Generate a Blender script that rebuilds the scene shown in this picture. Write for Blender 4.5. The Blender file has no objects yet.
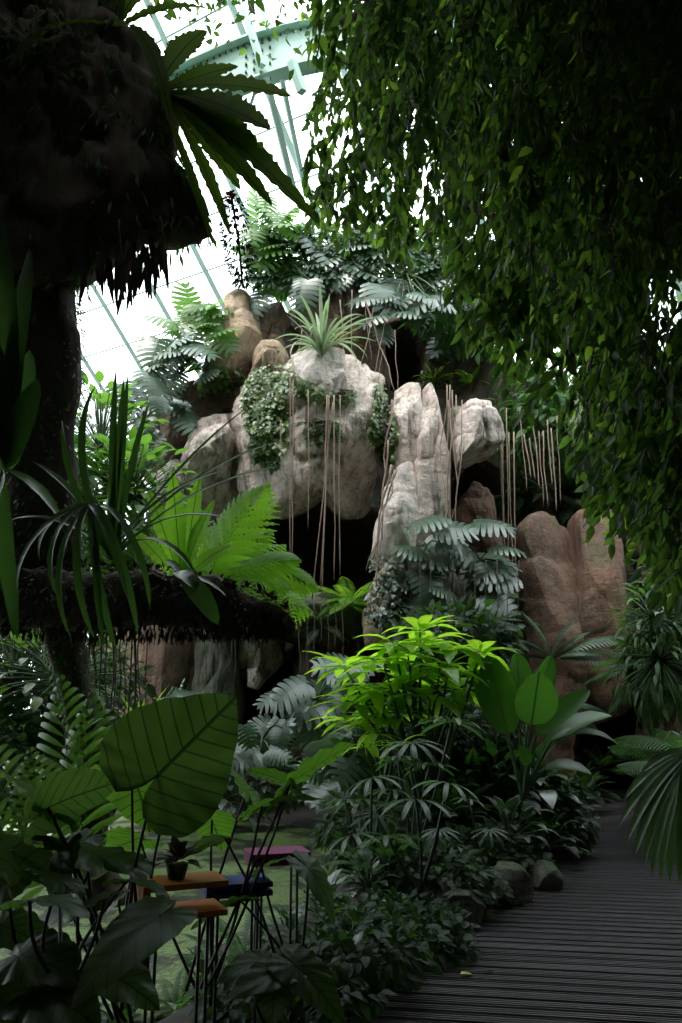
import bpy, math, random
import numpy as np
from mathutils import Vector
from mathutils.bvhtree import BVHTree
random.seed(7); RN = np.random.default_rng(7)
sc = bpy.context.scene
COL = sc.collection
PI = math.pi
# ------------------------------------------------------------------ camera
FPX = 796.0; PITCH = math.radians(14.0); CH = 1.6
cP, sP = math.cos(PITCH), math.sin(PITCH)
cam = bpy.data.cameras.new('camera'); camo = bpy.data.objects.new('camera', cam); COL.objects.link(camo)
camo.location = (0, 0, CH); camo.rotation_euler = (PI/2 + PITCH, 0, 0)
cam.sensor_fit = 'VERTICAL'; cam.sensor_height = 36.0; cam.lens = 36.0*FPX/1023.0
cam.clip_end = 200; sc.camera = camo
def ray(px, py):
    a = (px-341.0)/FPX; u = (511.5-py)/FPX
    return np.array([a, cP-u*sP, sP+u*cP])
def P(px, py, Y):                     # point of the place seen at px,py and Y metres ahead
    r = ray(px, py); return np.array([0, 0, CH]) + r*(Y/r[1])
def G(px, py, z=0.0):                 # point of a level surface
    r = ray(px, py); return np.array([0, 0, CH]) + r*((z-CH)/r[2])
def S(px, py, off=0.0, Y=14.5):       # point on the rockwork
    r = ray(px, py); n = r/np.linalg.norm(r)
    h = BVH.ray_cast(Vector((0, 0, CH)), Vector(n))
    if h[0] is None: return P(px, py, Y)
    return np.array(h[0]) - n*off
# ------------------------------------------------------------------ noise
def _h(a, b, c, s):
    n = (a*374761393 + b*668265263 + c*1274126177 + s*974634777) & 0xFFFFFFFF
    n = ((n ^ (n >> 13)) * 1103515245) & 0xFFFFFFFF
    n = ((n ^ (n >> 16)) * 2246822519) & 0xFFFFFFFF
    return ((n ^ (n >> 15)) & 0xFFFFFF)/float(0xFFFFFF)
def vn(p, s=0):
    i = np.floor(p).astype(np.int64); f = p-i; f = f*f*(3-2*f); r = 0
    for dx in (0, 1):
        for dy in (0, 1):
            for dz in (0, 1):
                w = (f[:, 0] if dx else 1-f[:, 0])*(f[:, 1] if dy else 1-f[:, 1])*(f[:, 2] if dz else 1-f[:, 2])
                r = r + w*_h(i[:, 0]+dx, i[:, 1]+dy, i[:, 2]+dz, s)
    return r
def fbm(p, o=4, s=0):
    r = 0; a = .5
    for k in range(o):
        r = r + a*(vn(p*(2.03**k), s+k*17)*2-1); a *= .5
    return r
def nrm(v): return v/np.maximum(np.linalg.norm(v, axis=-1, keepdims=True), 1e-9)
# ------------------------------------------------------------------ mesh builder
class MB:
    def __init__(s): s.V = []; s.F = []; s.U = []; s.n = 0
    def add(s, V, Fs, U=None):
        V = np.asarray(V, float)
        if U is None: U = V[:, :2]
        s.V.append(V); s.U.append(np.asarray(U, float))
        for f in Fs:
            f = np.asarray(f)
            if len(f): s.F.append(f+s.n)
        s.n += len(V)
    def tube(s, pts, rad, k=6, cap=True):
        pts = np.asarray(pts, float); n = len(pts)
        rad = np.broadcast_to(np.asarray(rad, float), (n,))
        T = nrm(np.gradient(pts, axis=0)); up = np.array([0, 0, 1.]) if abs(T[0, 2]) < .9 else np.array([0, 1., 0])
        X = nrm(np.cross(T, up)); Y = np.cross(T, X); a = np.arange(k)*2*PI/k
        V = pts[:, None]+rad[:, None, None]*(np.cos(a)[None, :, None]*X[:, None]+np.sin(a)[None, :, None]*Y[:, None])
        V = V.reshape(-1, 3); i = np.arange(n-1)[:, None]*k; j = np.arange(k)[None]; j2 = (j+1) % k
        F = np.stack([i+j, i+j2, i+k+j2, i+k+j], -1).reshape(-1, 4)
        Fs = [F]
        if cap: Fs += [np.arange(k)[::-1][None], ((n-1)*k+np.arange(k))[None]]
        s.add(V, Fs)
    def box(s, c, h, R=None):
        V = np.array([[x, y, z] for x in (-1, 1) for y in (-1, 1) for z in (-1, 1)])*np.array(h)
        if R is not None: V = V @ np.array(R).T
        s.add(V+np.array(c), [np.array([[0, 1, 3, 2], [4, 6, 7, 5], [0, 4, 5, 1], [2, 3, 7, 6], [0, 2, 6, 4], [1, 5, 7, 3]])])
    def T(s):
        return (np.concatenate(s.V), list(s.F), np.concatenate(s.U))
def rz(a): c, d = math.cos(a), math.sin(a); return np.array([[c, -d, 0], [d, c, 0], [0, 0, 1]])
WL = {}
def obj(name, mb, mat, parent=None, loc=None, smooth=True, label=None, kind=None):
    V = np.concatenate(mb.V); U = np.concatenate(mb.U)
    if parent is not None and loc is None: base = WL[parent]
    else: base = np.array(loc if loc is not None else (0, 0, 0), float)
    me = bpy.data.meshes.new(name); V = V-base
    me.vertices.add(len(V)); me.vertices.foreach_set('co', V.astype(np.float32).ravel())
    L = np.concatenate([f.reshape(-1) for f in mb.F]); tot = np.concatenate([np.full(len(f), f.shape[1]) for f in mb.F])
    me.loops.add(len(L)); me.loops.foreach_set('vertex_index', L.astype(np.int32))
    st = np.concatenate([[0], np.cumsum(tot)[:-1]])
    me.polygons.add(len(tot)); me.polygons.foreach_set('loop_start', st.astype(np.int32))
    me.update(calc_edges=True)
    uv = me.uv_layers.new(name='UVMap'); uv.data.foreach_set('uv', U[L].astype(np.float32).ravel())
    me.polygons.foreach_set('use_smooth', np.full(len(tot), smooth)); me.update()
    me.materials.append(mat)
    o = bpy.data.objects.new(name, me); COL.objects.link(o)
    if parent is not None:
        o.parent = parent; o.location = base-WL[parent]
    else: o.location = base
    WL[o] = base
    if label: o['label'] = label
    if kind: o['kind'] = kind
    return o
def thing(name, label, cat, loc, group=None):
    o = bpy.data.objects.new(name, None); COL.objects.link(o); o.location = loc
    o.empty_display_size = .1; WL[o] = np.array(loc, float)
    o['label'] = label; o['category'] = cat
    if group: o['group'] = group
    return o
def tag(o, label, cat, group=None):
    o['label'] = label; o['category'] = cat
    if group: o['group'] = group
    return o
# ------------------------------------------------------------------ leaf templates
def prof(kind, t):
    if kind == 'ovate': return np.sin(PI*np.clip(t, 0, 1)**.75)**.85*.5*(1-.25*t)
    if kind == 'lance': return np.sin(PI*np.clip(t, 0, 1)**.8)*.5
    if kind == 'strap': return .5*np.clip(np.minimum(1, t*8+.45), 0, 1)*np.clip((1-t)*3.2, 0, 1)**.6
    if kind == 'paddle': return np.sin(PI*np.clip(t, 0, 1)**.9)**.55*.5
    if kind == 'nest': return .5*(.28+.72*np.clip(t/.55, 0, 1)**1.1)*np.clip((1-t)*2.6, 0, 1)**.55
    if kind == 'seg': return .5*(np.clip(t*2.5, .12, 1))*np.clip((1-t)*7, .35, 1)
def strip(n, kind, fold=.25, wav=0, tooth=0):
    t = np.linspace(0, 1, n+1); w = np.maximum(prof(kind, t), .004); w = w*np.where(np.arange(n+1) % 2, 1, 1-tooth)
    V = []; U = []
    for i in range(n+1):
        wv = wav*math.sin(i*1.9)
        V += [[-w[i], t[i], fold*w[i]+wv*w[i]], [0, t[i], 0], [w[i], t[i], fold*w[i]-wv*w[i]*.7]]
        U += [[-2*w[i], t[i]], [0, t[i]], [2*w[i], t[i]]]
    F = []
    for i in range(n):
        a = 3*i; F += [[a, a+1, a+4, a+3], [a+1, a+2, a+5, a+4]]
    return (np.array(V, float), [np.array(F)], np.array(U, float))
def heart_T():
    tb_a = np.radians([0, 10, 25, 45, 70, 95, 120, 145, 162, 172, 180]); tb_r = [1, .86, .69, .57, .5, .47, .47, .46, .40, .25, .07]
    A = np.radians(np.linspace(-180, 180, 61)); R = np.interp(np.abs(A), tb_a, tb_r)
    V = [[0, 0, 0]]
    for q in (.25, .5, .75, .9, 1.0):
        for k, a in enumerate(A):
            r = R[k]*q; x = r*math.sin(a); y = r*math.cos(a)
            z = .16*abs(x)-.10*abs(x)*q + .022*math.sin(k*1.35)*q**3 - .14*max(0, -y)*q - .018*abs(math.sin((y-.7*abs(x))*PI*6.5))*q
            V.append([x, y, z])
    n = len(A); F3 = [[0, 1+k, 2+k] for k in range(n-1)]; F4 = []
    for j in range(4):
        for k in range(n-1):
            a = 1+j*n+k; F4.append([a, a+n, a+n+1, a+1])
    V = np.array(V); return (V, [np.array(F3), np.array(F4)], V[:, :2].copy())
def monstera_T():
    V = []; F = []; K = 7
    for s in (-1, 1):
        ts = np.linspace(-.12, .93, K+1)
        for k in range(K):
            t0, t1 = ts[k], ts[k+1]; tm = (t0+t1)/2
            w = .56*math.sin(PI*min(1, (tm+.32)/1.36)**.85)**.7
            m0 = max(0, t0); m1 = max(0.02, t1); fw = .05+.16*max(0, tm)
            b = len(V); g = .012
            q = lambda x, y: [s*x, y, -.55*x*x+.10*x]
            V += [[0, m0, 0], [0, m1, 0], q(w*.5, t1-.004+fw*.45), q(w*.5, t0+.004+fw*.45),
                  q(w*.8, t1-.016+fw*.9), q(w*.8, t0+.016+fw*.9), q(w, tm+.045+fw*1.15), q(w*.98, tm-.035+fw*1.15)]
            if k == 0: V[b] = [0, 0, 0]
            f = [[b, b+1, b+2, b+3], [b+3, b+2, b+4, b+5], [b+5, b+4, b+6, b+7]]
            F += f if s > 0 else [x[::-1] for x in f]
    b = len(V); V += [[0, .9, 0], [.09, .97, 0], [0, 1.1, -.03], [-.09, .97, 0]]; F.append([b, b+1, b+2, b+3])
    V = np.array(V, float); return (V, [np.array(F)], V[:, :2].copy())
def placem(mb, T, O, D, U, L, W, B):
    V, Fs, UV = T; O = np.atleast_2d(np.asarray(O, float)); n = len(O)
    D = np.broadcast_to(np.asarray(D, float), (n, 3)); U = np.broadcast_to(np.asarray(U, float), (n, 3))
    L, W, B = [np.broadcast_to(np.asarray(q, float), (n,))[:, None] for q in (L, W, B)]
    Y = nrm(D); X = np.cross(Y, U); bad = np.linalg.norm(X, axis=1) < 1e-3
    if bad.any(): X[bad] = np.cross(Y[bad], np.array([.3, .9, .1]))
    X = nrm(X); Z = np.cross(X, Y)
    Bs = np.where(np.abs(B) < 1e-3, 1e-3, B); t = V[None, :, 1]; th = Bs*t
    cy = np.sin(th)/Bs; cz = -(1-np.cos(th))/Bs; zz = V[None, :, 2]*W; x = V[None, :, 0]*W
    y = L*cy+zz*np.sin(th); z = L*cz+zz*np.cos(th)
    R = O[:, None]+x[..., None]*X[:, None]+y[..., None]*Y[:, None]+z[..., None]*Z[:, None]
    k = len(V); off = (np.arange(n)*k)[:, None, None]
    mb.add(R.reshape(-1, 3), [(f[None]+off).reshape(-1, f.shape[1]) for f in Fs], np.tile(UV, (n, 1)))
def frond_T(n=18, pl=.32, pw=.06, t0=.15, ang=62, kind='lance', seg=3, droop=.5, lobes=False, rr=.006, shape=1.0, tooth=0):
    mb = MB(); mb.tube([[0, t, 0] for t in np.linspace(0, 1, 9)], np.linspace(rr, rr*.3, 9), 4)
    T = strip(seg, kind, .15, 0, tooth); t = np.linspace(t0, .97, n); u = (t-t0)/(1-t0)
    ln = pl*np.clip(np.sin(PI*np.clip(.18+.82*u, 0, 1)**shape), .12, 1)
    for s in (-1, 1):
        a = np.radians(ang-25*u); D = np.stack([s*np.sin(a), np.cos(a), -.12+0*a], -1); O = np.stack([0*t, t+s*.006, 0*t], -1)
        if not lobes: placem(mb, T, O, D, [0, 0, 1], ln, pw, droop)
        else:
            for i in range(n):
                m = max(4, int(15*ln[i]/pl)); q = np.linspace(.05, .95, m); p = O[i]+D[i]*ln[i]*q[:, None]; p[:, 2] -= .12*ln[i]*q**2
                wl = pw*(1-q*.75)*1.5
                for s2 in (-1, 1):
                    side = np.array([D[i][1], -D[i][0], 0])*s2
                    placem(mb, TINY, p, side+D[i]*.5, [0, 0, 1], wl, wl*.62, .2)
    return mb.T()
TINY = strip(2, 'lance', 0)
T_OV = strip(4, 'ovate', .2); T_FIC = strip(4, 'ovate', .3); T_LAN = strip(5, 'lance', .2); T_STRAP = strip(12, 'strap', .35)
T_PAD = strip(14, 'paddle', .28, .05); T_NEST = strip(40, 'nest', .22, .12, .14); T_HEART = heart_T(); T_MON = monstera_T(); T_SEG = strip(6, 'seg', .18)
T_FERN = frond_T(22, .22, .045, .12, 70); T_BIP = frond_T(15, .40, .075, .14, 62, 'lance', 16, .5, tooth=.55)
T_PALM = frond_T(24, .42, .04, .22, 58, 'lance', 4, .9); T_PAL2 = frond_T(17, .55, .034, .12, 78, 'lance', 5, 1.3); T_CYC = frond_T(30, .17, .022, .10, 68, 'lance', 2, .3)
def fan_T(n=8, spread=115, w=.115):
    mb = MB()
    for i in range(n):
        a = math.radians(-spread+2*spread*i/(n-1)); l = 1-.22*abs(i-(n-1)/2)/(n/2)
        placem(mb, T_SEG, [0, 0, 0], [math.sin(a), math.cos(a), .10], [0, 0, 1], l, w, .75)
    return mb.T()
T_FAN = fan_T()
# ------------------------------------------------------------------ materials
def newmat(name):
    m = bpy.data.materials.new(name); m.use_nodes = True; nt = m.node_tree; nt.nodes.clear()
    return m, nt, (lambda t, **k: mknode(nt, t, k)), nt.links.new
def mknode(nt, t, k):
    n = nt.nodes.new(t)
    for a, b in k.items(): setattr(n, a, b)
    return n
def mixc(nt, f, a, b, bt='MIX'):
    n = nt.nodes.new('ShaderNodeMix'); n.data_type = 'RGBA'; n.blend_type = bt
    for i, v in ((0, f), (6, a), (7, b)):
        if isinstance(v, (int, float)): n.inputs[i].default_value = v
        elif isinstance(v, tuple): n.inputs[i].default_value = (*v, 1)
        else: nt.links.new(v, n.inputs[i])
    return n.outputs[2]
def mth(nt, op, a, b=None, c=None):
    n = nt.nodes.new('ShaderNodeMath'); n.operation = op
    for i, v in enumerate((a, b, c)):
        if v is None: continue
        if isinstance(v, (int, float)): n.inputs[i].default_value = v
        else: nt.links.new(v, n.inputs[i])
    return n.outputs[0]
def leafmat(name, lo, hi, tr, rough=.4, spec=.5, tmix=.4, veins=None, vcol=None, coat=0):
    m, nt, N, L = newmat(name)
    g = N('ShaderNodeNewGeometry'); out = N('ShaderNodeOutputMaterial')
    c = mixc(nt, g.outputs['Random Per Island'], lo, hi); trc = mixc(nt, g.outputs['Random Per Island'], tuple(x*.7 for x in tr), tr)
    tc = N('ShaderNodeTexCoord'); no = N('ShaderNodeTexNoise'); no.inputs['Scale'].default_value = 9; L(tc.outputs['Object'], no.inputs['Vector'])
    c = mixc(nt, mth(nt, 'MULTIPLY', no.outputs[0], .5), c, tuple(x*.55 for x in lo))
    if name == 'fig_leaf':
        trc = mixc(nt, mth(nt, 'POWER', g.outputs['Random Per Island'], 9.0), tr, (.55, .95, .08))
    if veins:
        sx = N('ShaderNodeSeparateXYZ'); L(tc.outputs['UV'], sx.inputs[0]); ax = mth(nt, 'ABSOLUTE', sx.outputs[0])
        fr, sl, wd = {'heart': (6.5, .7, .07), 'paddle': (26, .25, .12), 'nest': (40, .1, .1)}[veins]
        s1 = mth(nt, 'MULTIPLY', mth(nt, 'SUBTRACT', sx.outputs[1], mth(nt, 'MULTIPLY', ax, sl)), fr)
        f = mth(nt, 'PINGPONG', s1, .5)
        lat = mth(nt, 'LESS_THAN', f, wd); mid = mth(nt, 'LESS_THAN', ax, .014 if veins == 'heart' else .05)
        v = mth(nt, 'MAXIMUM', mth(nt, 'MULTIPLY', lat, .8 if veins == 'heart' else .35), mid)
        vc = vcol or tuple(x*.45 for x in lo)
        c = mixc(nt, v, c, vc); trc = mixc(nt, v, trc, tuple(x*.25 for x in tr))
    p = N('ShaderNodeBsdfPrincipled'); L(c, p.inputs['Base Color']); p.inputs['Roughness'].default_value = rough
    p.inputs['Specular IOR Level'].default_value = spec
    if coat: p.inputs['Coat Weight'].default_value = coat; p.inputs['Coat Roughness'].default_value = .3
    t = N('ShaderNodeBsdfTranslucent'); L(trc, t.inputs['Color'])
    mx = N('ShaderNodeMixShader'); mx.inputs[0].default_value = tmix; L(p.outputs[0], mx.inputs[1]); L(t.outputs[0], mx.inputs[2])
    L(mx.outputs[0], out.inputs[0]); return m
def rockmat(name, a, b, dark, moss=None, mossamt=.5, rough=.85, bump=.5, streak=.6):
    m, nt, N, L = newmat(name); out = N('ShaderNodeOutputMaterial'); tc = N('ShaderNodeTexCoord')
    def noise(sc_, det=6, mp=None, rg=.6):
        n = N('ShaderNodeTexNoise'); n.inputs['Scale'].default_value = sc_; n.inputs['Detail'].default_value = det; n.inputs['Roughness'].default_value = rg
        if mp:
            q = N('ShaderNodeMapping'); q.inputs['Scale'].default_value = mp; L(tc.outputs['Object'], q.inputs[0]); L(q.outputs[0], n.inputs['Vector'])
        else: L(tc.outputs['Object'], n.inputs['Vector'])
        return n.outputs[0]
    def ramp(x, lo, hi):
        r = N('ShaderNodeMapRange'); r.inputs[1].default_value = lo; r.inputs[2].default_value = hi; L(x, r.inputs[0]); return r.outputs[0]
    c = mixc(nt, ramp(noise(1.1), .4, .6), a, b)
    c = mixc(nt, mth(nt, 'MULTIPLY', ramp(noise(2.2, 8, (3.5, 3.5, .35)), .50, .66), streak), c, dark)
    c = mixc(nt, mth(nt, 'MULTIPLY', ramp(noise(14, 4), .5, .75), .5), c, dark)
    c = mixc(nt, mth(nt, 'MULTIPLY', ramp(noise(5, 6), .55, .7), .35), c, tuple(min(1, x*1.5) for x in a))
    if moss:
        g = N('ShaderNodeNewGeometry'); sx = N('ShaderNodeSeparateXYZ'); L(g.outputs['Normal'], sx.inputs[0])
        k = mth(nt, 'ADD', mth(nt, 'MULTIPLY', sx.outputs[2], .22), noise(1.7, 8))
        c = mixc(nt, mth(nt, 'MULTIPLY', ramp(k, .62, .72), mossamt), c, moss)
    p = N('ShaderNodeBsdfPrincipled'); L(c, p.inputs['Base Color']); p.inputs['Roughness'].default_value = rough; p.inputs['Specular IOR Level'].default_value = .3
    h = mth(nt, 'ADD', mth(nt, 'ADD', noise(7, 10, (1, 1, 1), .7), mth(nt, 'MULTIPLY', noise(3, 8, (1, 1, 5)), .3)), mth(nt, 'MULTIPLY', noise(2.5, 8, (4, 4, .5)), .7))
    bp = N('ShaderNodeBump'); bp.inputs['Strength'].default_value = bump; bp.inputs['Distance'].default_value = .2; L(h, bp.inputs['Height']); L(bp.outputs[0], p.inputs['Normal'])
    L(p.outputs[0], out.inputs[0]); return m
def plain(name, c, rough=.5, var=.3, scale=6, metal=0, bump=0, mp=(1, 1, 1)):
    m, nt, N, L = newmat(name); out = N('ShaderNodeOutputMaterial'); tc = N('ShaderNodeTexCoord')
    q = N('ShaderNodeMapping'); q.inputs['Scale'].default_value = mp; L(tc.outputs['Object'], q.inputs[0])
    n = N('ShaderNodeTexNoise'); n.inputs['Scale'].default_value = scale; n.inputs['Detail'].default_value = 6; L(q.outputs[0], n.inputs['Vector'])
    p = N('ShaderNodeBsdfPrincipled'); L(mixc(nt, n.outputs[0], tuple(x*(1+var) for x in c), tuple(x*(1-var) for x in c)), p.inputs['Base Color'])
    p.inputs['Roughness'].default_value = rough; p.inputs['Metallic'].default_value = metal
    if bump:
        b = N('ShaderNodeBump'); b.inputs['Strength'].default_value = bump; b.inputs['Distance'].default_value = .03; L(n.outputs[0], b.inputs['Height']); L(b.outputs[0], p.inputs['Normal'])
    L(p.outputs[0], out.inputs[0]); return m
M = {}
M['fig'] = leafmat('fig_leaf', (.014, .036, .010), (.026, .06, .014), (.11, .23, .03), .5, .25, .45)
M['mon'] = leafmat('monstera_leaf', (.045, .085, .055), (.08, .14, .085), (.07, .2, .03), .36, .7, .2, coat=.2)
M['monl'] = leafmat('monstera_young', (.06, .14, .03), (.12, .24, .05), (.2, .45, .05), .4, .5, .45)
M['lime'] = leafmat('lime_leaf', (.15, .33, .02), (.28, .50, .04), (.55, .98, .05), .38, .5, .5)
M['fern'] = leafmat('fern_leaf', (.09, .23, .02), (.17, .38, .04), (.40, .80, .05), .5, .3, .55)
M['dfern'] = leafmat('dark_fern_leaf', (.03, .08, .02), (.06, .14, .03), (.10, .28, .03), .5, .4, .4)
M['gfern'] = leafmat('grey_fern_leaf', (.06, .11, .07), (.12, .19, .12), (.12, .25, .08), .4, .6, .3)
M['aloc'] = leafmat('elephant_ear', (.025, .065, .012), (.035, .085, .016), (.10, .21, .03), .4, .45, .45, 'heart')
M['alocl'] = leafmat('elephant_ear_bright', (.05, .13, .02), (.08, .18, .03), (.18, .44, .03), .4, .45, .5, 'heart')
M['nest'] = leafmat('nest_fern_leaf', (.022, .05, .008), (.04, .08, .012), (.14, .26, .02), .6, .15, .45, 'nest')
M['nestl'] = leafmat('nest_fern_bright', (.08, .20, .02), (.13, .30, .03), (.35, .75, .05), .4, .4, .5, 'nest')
M['pad'] = leafmat('paddle_leaf', (.04, .12, .02), (.06, .17, .03), (.12, .36, .03), .4, .5, .42, 'paddle', (.10, .2, .05))
M['strap'] = leafmat('strap_leaf', (.02, .045, .018), (.035, .075, .025), (.08, .20, .03), .35, .6, .35)
M['var'] = leafmat('striped_strap_leaf', (.20, .30, .15), (.48, .55, .38), (.35, .5, .25), .5, .4, .35)
M['fan'] = leafmat('lady_palm_leaf', (.03, .06, .03), (.06, .10, .05), (.10, .24, .05), .42, .5, .3)
M['ivy'] = leafmat('creeper_leaf', (.035, .075, .02), (.22, .32, .09), (.2, .4, .05), .35, .8, .35)
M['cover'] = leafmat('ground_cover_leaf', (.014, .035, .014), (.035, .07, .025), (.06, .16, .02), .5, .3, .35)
M['stem'] = plain('green_stem', (.04, .08, .025), .5)
M['dstem'] = plain('dark_stem', (.02, .022, .018), .5)
M['bark'] = plain('dark_bark', (.11, .085, .07), .95, .6, 9, 0, .9, (1, 1, .25))
M['root'] = plain('aerial_root', (.30, .22, .17), .8, .35, 12, 0, .4, (1, 1, .2))
M['droot'] = plain('dark_root', (.10, .075, .055), .85, .4, 12)
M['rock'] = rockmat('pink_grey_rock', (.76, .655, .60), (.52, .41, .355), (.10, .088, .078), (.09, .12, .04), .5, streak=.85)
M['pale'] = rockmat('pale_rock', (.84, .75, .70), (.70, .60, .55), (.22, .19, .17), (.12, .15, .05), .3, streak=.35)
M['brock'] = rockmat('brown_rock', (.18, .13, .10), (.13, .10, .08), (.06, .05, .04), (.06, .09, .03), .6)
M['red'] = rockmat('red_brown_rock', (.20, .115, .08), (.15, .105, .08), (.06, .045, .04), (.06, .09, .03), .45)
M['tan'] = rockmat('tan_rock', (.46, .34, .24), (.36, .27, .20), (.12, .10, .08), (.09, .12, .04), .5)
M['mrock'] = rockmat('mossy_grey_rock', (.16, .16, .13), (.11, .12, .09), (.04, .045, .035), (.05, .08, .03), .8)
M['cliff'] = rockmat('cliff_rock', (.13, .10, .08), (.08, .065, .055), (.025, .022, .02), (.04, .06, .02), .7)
M['steel'] = plain('green_painted_steel', (.42, .60, .52), .45, .12, 3)
M['soil'] = plain('dark_soil', (.022, .018, .014), .95, .6, 5, 0, .8)
M['deck'] = plain('weathered_boards', (.075, .066, .074), .42, .55, 4, 0, .35, (.35, 3, 3))
M['orange'] = plain('orange_paint', (.62, .20, .02), .5, .12)
M['blue'] = plain('blue_paint', (.01, .03, .22), .5, .12)
M['mag'] = plain('magenta_paint', (.20, .01, .10), .5, .12)
M['yellow'] = plain('yellow_card', (.62, .38, .01), .5, .1)
M['sheet'] = plain('pale_green_sheet', (.25, .42, .30), .5, .08)
M['fallen'] = plain('yellow_fallen_leaf', (.45, .42, .05), .6, .2)
M['redfl'] = plain('red_bract', (.70, .03, .02), .5, .2)
M['dry'] = plain('dry_leaf', (.07, .055, .035), .8, .5)
M['stonep'] = rockmat('pond_stone', (.26, .25, .22), (.18, .17, .15), (.06, .06, .05), (.07, .10, .04), .6)
M['brickw'] = plain('dark_masonry', (.06, .055, .05), .9, .3, 3)
def duckweed():
    m, nt, N, L = newmat('duckweed'); out = N('ShaderNodeOutputMaterial'); tc = N('ShaderNodeTexCoord')
    a = N('ShaderNodeTexNoise'); a.inputs['Scale'].default_value = 1.6; a.inputs['Detail'].default_value = 8; a.inputs['Roughness'].default_value = .7; L(tc.outputs['Object'], a.inputs['Vector'])
    v = N('ShaderNodeTexVoronoi'); v.inputs['Scale'].default_value = 28; L(tc.outputs['Object'], v.inputs['Vector'])
    r = N('ShaderNodeMapRange'); r.inputs[1].default_value = .45; r.inputs[2].default_value = .52; L(a.outputs[0], r.inputs[0])
    c = mixc(nt, v.outputs['Distance'], (.20, .28, .09), (.07, .11, .03)); c = mixc(nt, r.outputs[0], (.015, .022, .01), c)
    p = N('ShaderNodeBsdfPrincipled'); L(c, p.inputs['Base Color']); p.inputs['Roughness'].default_value = .5
    b = N('ShaderNodeBump'); b.inputs['Strength'].default_value = .5; b.inputs['Distance'].default_value = .02; L(v.outputs['Distance'], b.inputs['Height']); L(b.outputs[0], p.inputs['Normal'])
    L(p.outputs[0], out.inputs[0]); return m
M['weed'] = duckweed()
def glassm():
    m, nt, N, L = newmat('roof_glass'); out = N('ShaderNodeOutputMaterial')
    t = N('ShaderNodeBsdfTransparent'); t.inputs[0].default_value = (.93, .96, .95, 1); g = N('ShaderNodeBsdfGlossy'); g.inputs['Roughness'].default_value = .05
    fr = N('ShaderNodeFresnel'); fr.inputs[0].default_value = 1.3; x = N('ShaderNodeMixShader'); L(fr.outputs[0], x.inputs[0]); L(t.outputs[0], x.inputs[1]); L(g.outputs[0], x.inputs[2])
    L(x.outputs[0], out.inputs[0]); return m
M['glass'] = glassm()
# ------------------------------------------------------------------ rocks
RV = []; RF = []
def reg(V, F):
    b = sum(len(v) for v in RV); RV.append(V); RF.extend([[int(i)+b for i in f] for f in F])
def rock_mb(out, Y, front, back, seed=0, amp=.16, pw=2.6, fq=1.0):
    pts = np.array([P(a, b, Y) for a, b in out]); x = pts[:, 0]; z = pts[:, 2]
    cx, cz = (x.min()+x.max())/2, (z.min()+z.max())/2
    cl = np.vstack([np.stack([x, z], 1), [x[0], z[0]]]); d = np.r_[0, np.cumsum(np.linalg.norm(np.diff(cl, axis=0), axis=1))]
    Mn = 132; q = np.linspace(0, d[-1], Mn, endpoint=False); b = np.stack([np.interp(q, d, cl[:, 0]), np.interp(q, d, cl[:, 1])], 1)
    for _ in range(2): b = (np.roll(b, 1, 0)+2*b+np.roll(b, -1, 0))/4
    R = 30; rings = []
    for k in range(R):
        r = math.sin(PI/2*(k+1)/R); rings.append((r, -front*(1-r**pw)**(1/2.2) if r < .9999 else 0))
    for k in range(R-2, -1, -2):
        r = math.sin(PI/2*(k+1)/R); rings.append((r, back*(1-r**pw)**(1/2.2)))
    V = [[cx, Y-front, cz]]
    for r, dy in rings:
        for p in b: V.append([cx+(p[0]-cx)*r, Y+dy, cz+(p[1]-cz)*r])
    V.append([cx, Y+back, cz]); V = np.array(V)
    C = np.array([cx, Y, cz]); nn = nrm((V-C)/np.array([max(.3, np.ptp(x)/2), front, max(.3, np.ptp(z)/2)]))
    ext = np.array([max(.3, np.ptp(x)/2), front, max(.3, np.ptp(z)/2)]); rg = np.random.default_rng(seed+100); Q = (V-C)/ext
    for _k in range(11 if amp > .08 else 4):
        pn = rg.normal(0, 1, 3); pn[1] = -abs(pn[1])-.7; pn /= np.linalg.norm(pn); s_ = Q@pn-rg.uniform(.66, .92); Q = Q-np.maximum(s_, 0)[:, None]*pn*.9
    V = C+Q*ext
    f = fbm(V*1.1*fq, 5, seed); cr = np.abs(fbm(V*np.array([.9, .9, .6])*fq+7, 3, seed+5)); st = np.abs(vn(V*np.array([.6, .6, 2.6])*fq, seed+9)*2-1)
    f2 = np.abs(fbm(V*np.array([4, 4, 1.6])*fq, 4, seed+3)); V = V+nn*(amp*(f*1.5-.9*np.exp(-cr*22)-.25*np.exp(-st*12)-.45*f2))[:, None]
    n = len(rings); F3 = [[0, 1+(k+1) % Mn, 1+k] for k in range(Mn)]; F4 = []
    for j in range(n-1):
        for k in range(Mn):
            a = 1+j*Mn; F4.append([a+k, a+(k+1) % Mn, a+Mn+(k+1) % Mn, a+Mn+k])
    e = 1+(n-1)*Mn; F3 += [[e+k, e+(k+1) % Mn, e+n*0+Mn] for k in range(Mn)]
    mb = MB(); mb.add(V, [np.array(F3), np.array(F4)]); reg(V, F3+F4); return mb, V
def rock(name, label, cat, out, Y, front, back, mat, seed=0, amp=.16, pw=2.6, fq=1.0):
    mb, V = rock_mb(out, Y, front, back, seed, amp, pw, fq)
    base = [V[:, 0].mean(), Y, V[:, 2].min()]
    return tag(obj(name, mb, M[mat], loc=base), label, cat)
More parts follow.
